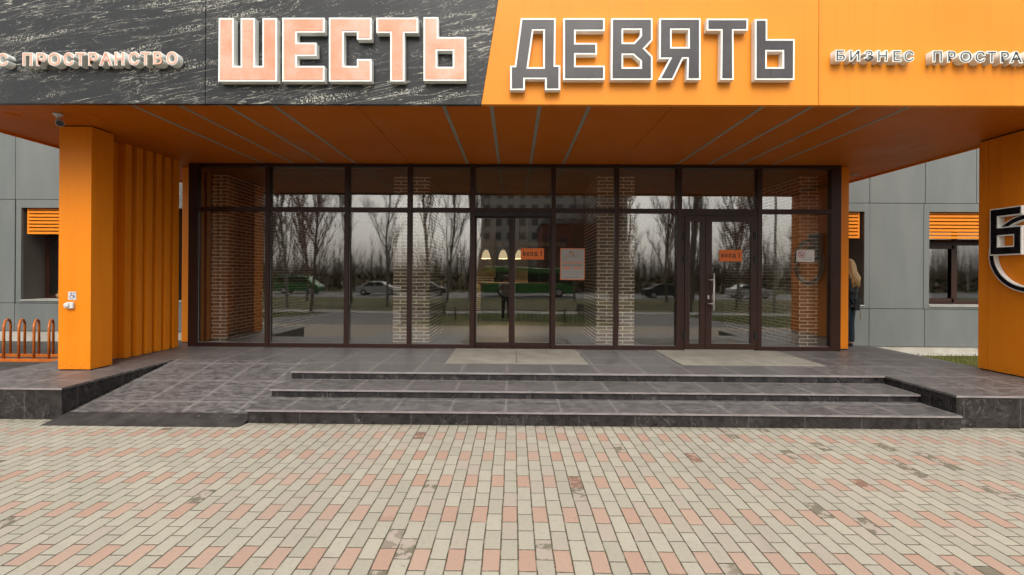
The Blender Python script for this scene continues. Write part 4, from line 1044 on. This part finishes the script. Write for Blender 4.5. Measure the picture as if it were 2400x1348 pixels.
ORD = 'first second third fourth fifth sixth seventh eighth ninth tenth eleventh twelfth thirteenth fourteenth fifteenth sixteenth seventeenth eighteenth nineteenth twentieth twenty-first twenty-second twenty-third twenty-fourth twenty-fifth'.split()
for i, (x, y, k_) in enumerate(sorted(spots)):
    o_ = tv[k_] if k_ not in used else copy_tree(tv[k_]); used.add(k_)
    z = gzl(y) if y > -9 else (-.48 if y > -12 else -.66)
    o_['label'] = '%s bare tree from the left among those mirrored in the glass front' % ORD[i]
    o_.location = (x, y, z); o_.rotation_euler = (0, 0, rnd.uniform(0, 6)); s_ = rnd.uniform(.85, 1.15); o_.scale = (s_, s_, s_)
# far wood: one mass of stems and brush
wd = MB(); rnd = random.Random(21)
for i in range(2600):
    x = rnd.uniform(-90, 90); y = rnd.uniform(-62, -43.5); h_ = rnd.uniform(3, 9) if rnd.random() < .45 else rnd.uniform(1, 3.4)
    wd.tube([(x, y, -.7), (x+rnd.uniform(-.4, .4), y, h_*.5), (x+rnd.uniform(-.8, .8), y, h_)], [.07, .05, .01], 3, False)
    for j in range(5):
        z = h_*rnd.uniform(.2, .8); a = rnd.uniform(-1, 1)
        wd.tube([(x, y, z), (x+a, y+rnd.uniform(-.3, .3), z+rnd.uniform(.4, 1.6))], [.035, .008], 3, False)
tag(wd.obj('woodland', M['twig']), 'far bare woodland mirrored low in the glass', 'woodland', kind='stuff')
hg = MB(); 
for i in range(1500):
    x = rnd.uniform(-70, 70); y = rnd.uniform(-43.4, -42); z = rnd.uniform(-.6, 1.5); r_ = rnd.uniform(.12, .3)
    a = Vector((rnd.uniform(-1, 1), rnd.uniform(-1, 1), rnd.uniform(-1, 1))).normalized()*r_; b_ = a.orthogonal().normalized()*r_
    hg.add([Vector((x, y, z))+a, Vector((x, y, z))+b_, Vector((x, y, z))-a, Vector((x, y, z))-b_], [[0,1,2,3]])
tag(hg.obj('hedge', M['conifer']), 'dark brushy hedge along the far side of the road', 'hedge', kind='stuff')

# vehicles on the road
M['car_white'] = mottled('white_car_paint', (.7, .7, .68, 1), (.62, .62, .6, 1), 1, .2, .6)
M['car_green'] = mottled('green_bus_paint', (.03, .20, .03, 1), (.05, .25, .05, 1), 1, .25, .6)
M['car_dark'] = mottled('dark_car_paint', (.03, .035, .05, 1), (.04, .045, .06, 1), 1, .25, .6)
M['lamp_red'] = mottled('red_lamp', (.4, .02, .02, 1), (.45, .03, .03, 1), 3, .3)
M['lamp_clear'] = mottled('headlamp', (.7, .7, .66, 1), (.6, .6, .58, 1), 3, .15)
def car(name, label, cat, loc, paint, prof, glass_, width, wheels, wr, grp=None):
    o_ = thing(name, label, cat, loc, grp)
    def pr(lp, w0, w1, mt, nm, bev=0):
        q = MB().prism([lp], lambda u, v, t_: (u, (-w0 if t_ == 0 else w0), v)).obj(nm, mt, o_, bevel=bev); q.matrix_parent_inverse = Matrix.Identity(4); return q
    bdy = pr(prof, width/2, 0, paint, 'body', .05)
    for gl in glass_: 
        pr(gl, width/2+.006, 0, M['carglass'], 'window')
    for wx in wheels:
        for s__ in (-1, 1):
            q = MB().tube([(wx, s__*(width/2-.2), wr), (wx, s__*(width/2+.015), wr)], wr, 20).obj('wheel', M['rubber'], o_, True); q.matrix_parent_inverse = Matrix.Identity(4)
            r__ = MB().tube([(wx, s__*(width/2+.016), wr), (wx, s__*(width/2+.022), wr)], wr*.6, 16).obj('rim', M['steel'], q); r__.matrix_parent_inverse = Matrix.Identity(4)
    xs_ = [p[0] for p in prof]; xa, xb2 = min(xs_), max(xs_)
    for s__ in (-1, 1):
        q = MB().box(xb2-.02, xb2+.012, s__*width*.38-.12, s__*width*.38+.12, wr+.3, wr+.45).obj('headlight', M['lamp_clear'], o_); q.matrix_parent_inverse = Matrix.Identity(4)
        q = MB().box(xa-.012, xa+.02, s__*width*.40-.08, s__*width*.40+.08, wr+.35, wr+.55).obj('tail_light', M['lamp_red'], o_); q.matrix_parent_inverse = Matrix.Identity(4)
    return o_
sed = [(-2.2, .25), (2.15, .25), (2.2, .55), (2.05, .78), (1.1, .92), (.45, 1.38), (-.9, 1.42), (-1.65, .98), (-2.2, .92)]
sg = [[(.95, .95), (.42, 1.31), (-.25, 1.34), (-.25, .95)], [(-.33, .95), (-.33, 1.34), (-.85, 1.35), (-1.4, .98)]]
car('parked_car', 'white saloon car mirrored behind the hinged door', 'car', (24.3, -32, -.645), M['car_white'], sed, sg, 1.75, (-1.35, 1.35), .32, 'cars on the street')
car('parked_car', 'white saloon car mirrored left of the left brick pillar', 'car', (-14.5, -34, -.645), M['car_white'], sed, sg, 1.75, (-1.35, 1.35), .32, 'cars on the street')
car('parked_car', 'dark saloon car mirrored in the pane left of the hinged door', 'car', (15.5, -31.5, -.645), M['car_dark'], sed, sg, 1.75, (-1.35, 1.35), .32, 'cars on the street')
car('parked_car', 'dark saloon car mirrored behind the left middle brick pillar', 'car', (-9.2, -33.5, -.645), M['car_dark'], sed, sg, 1.75, (-1.35, 1.35), .32, 'cars on the street')
van = [(-2.4, .3), (2.35, .3), (2.45, .75), (2.2, 1.05), (1.75, 1.2), (1.1, 1.95), (-2.35, 2.02), (-2.45, 1.2)]
vg = [[(1.6, 1.22), (1.05, 1.8), (.3, 1.83), (.3, 1.22)], [(.2, 1.22), (.2, 1.83), (-.9, 1.85), (-.9, 1.22)], [(-1., 1.22), (-1., 1.85), (-2.2, 1.86), (-2.2, 1.22)]]
car('minivan', 'green minivan driving past, mirrored in the second pane from the left', 'van', (-24.0, -36, -.645), M['car_green'], van, vg, 1.85, (-1.5, 1.5), .35)
bus = [(-4.6, .35), (4.55, .35), (4.65, 1.2), (4.5, 2.75), (4.3, 2.95), (-4.5, 2.98), (-4.65, 2.8), (-4.65, .5)]
bgs = [[(a_, 1.35), (a_+1.25, 1.35), (a_+1.25, 2.45), (a_, 2.45)] for a_ in (-4.3, -2.95, -1.6, -.25, 1.1, 2.45)]+[[(3.8, 1.2), (4.6, 1.2), (4.5, 2.5), (3.8, 2.5)]]
car('bus', 'green city bus passing, mirrored behind the sliding doors', 'bus', (1.6, -32, -.645), M['car_green'], bus, bgs, 2.4, (-2.8, 3.0), .45)
# street lamp
slp = thing('street_lamp', 'grey street lamp post mirrored by the hinged door', 'street lamp', (15.5, -11.5, -.5))
MB().tube([(15.5, -11.5, -.5), (15.5, -11.5, 7.5), (15.7, -11.2, 8.2), (16.3, -10.6, 8.4)], [.09, .06, .05, .04], 10).obj('pole', M['steel'], slp, True)
MB().box(16.2, 16.8, -10.75, -10.45, 8.33, 8.45).obj('lamp_head', M['strip'], slp, bevel=.03)

# buildings across the street
M['facade_pale'] = mottled('pale_plaster_facade', (.55, .50, .46, 1), (.48, .44, .40, 1), .1, .8)
M['facade_red'] = mottled('red_brown_facade', (.24, .07, .045, 1), (.2, .06, .04, 1), .3, .8)
M['facade_grey'] = mottled('grey_facade', (.20, .19, .18, 1), (.25, .24, .22, 1), .2, .8)
M['dark_pane'] = mottled('dark_window', (.03, .035, .04, 1), (.05, .055, .06, 1), 1, .15, .6)
def block(label, x0, x1, y, z1, mt, nx, nz, wz0, ww=1.3, wh=1.5):
    o_ = thing('apartment_building', label, 'building', ((x0+x1)/2, y, -.66))
    MB().box(x0, x1, y-14, y, -.66, z1).obj('wall', mt, o_)
    MB().box(x0-.2, x1+.2, y-14.2, y+.2, z1+.001, z1+.5).obj('roof', M['facade_grey'], o_)
    proto = None
    for i in range(nx):
        for j in range(nz):
            cx_ = x0+(i+.5)*(x1-x0)/nx; cz_ = wz0+j*(z1-wz0-.6)/nz
            if proto is None:
                proto = MB().box(-ww/2, ww/2, 0, .06, 0, wh).obj('window', M['dark_pane'], o_); q = proto; proto.matrix_parent_inverse = Matrix.Identity(4)
            else:
                q = proto.copy(); C.objects.link(q); q.parent = o_
            q.location = (cx_-o_.location.x, .001, cz_+.66)
    return o_
block('tall pale apartment block mirrored above the sliding doors', -7, 24, -82, 33, M['facade_pale'], 12, 8, 9)
block('red brown low building mirrored right of the sliding doors', 4.5, 15, -56, 9.5, M['facade_red'], 5, 2, 2.2, 1.2, 1.8)
block('grey block mirrored at the left of the glass front', -66, -42, -48, 17, M['facade_grey'], 8, 5, 2)

# ------------------------------------------------------------------ grass and leaves beside the landing
gr = MB(); rnd = random.Random(4)
for i in range(5200):
    x = rnd.uniform(6.68, 10.5); y = rnd.uniform(6.3, WY-.34)
    if x > 8.6 and rnd.random() < .3: continue
    h_ = rnd.uniform(.02, .07); a = rnd.uniform(0, 6.28); w__ = rnd.uniform(.003, .007)
    dx_, dy_ = math.cos(a)*w__, math.sin(a)*w__; lx, ly = rnd.uniform(-.03, .03), rnd.uniform(-.03, .03)
    gr.add([(x-dx_, y-dy_, -.02), (x+dx_, y+dy_, -.02), (x+lx, y+ly, h_)], [[0,1,2]])
tag(gr.obj('grass', M['grassb']), 'thin patch of grass between the landing and the grey wall', 'grass', kind='stuff')
M['leaf'] = mottled('dry_leaves', (.28, .16, .05, 1), (.18, .10, .04, 1), 5, .8)
lf = MB()
for i in range(500):
    if rnd.random() < .7: x, y, z = rnd.uniform(6.7, 10), rnd.uniform(7.2, WY-.33), .0
    else: x, y, z = rnd.uniform(-2.7, -2.0) if rnd.random() < .25 else rnd.uniform(-2.8, 4.7), rnd.uniform(4.93, 5.0), .003
    s__ = rnd.uniform(.008, .022) if y > 6 else rnd.uniform(.003, .008); a = rnd.uniform(0, 6.28)
    c_, d_ = math.cos(a)*s__, math.sin(a)*s__
    lf.add([(x-c_, y-d_, z+.004), (x+d_*.5, y-c_*.5, z+rnd.uniform(.004, .02)), (x+c_, y+d_, z+.005), (x-d_*.5, y+c_*.5, z+.006)], [[0,1,2,3]])
tag(lf.obj('fallen_leaves', M['leaf']), 'scattered dry leaves and bits along the foot of steps and wall', 'leaves', kind='stuff')
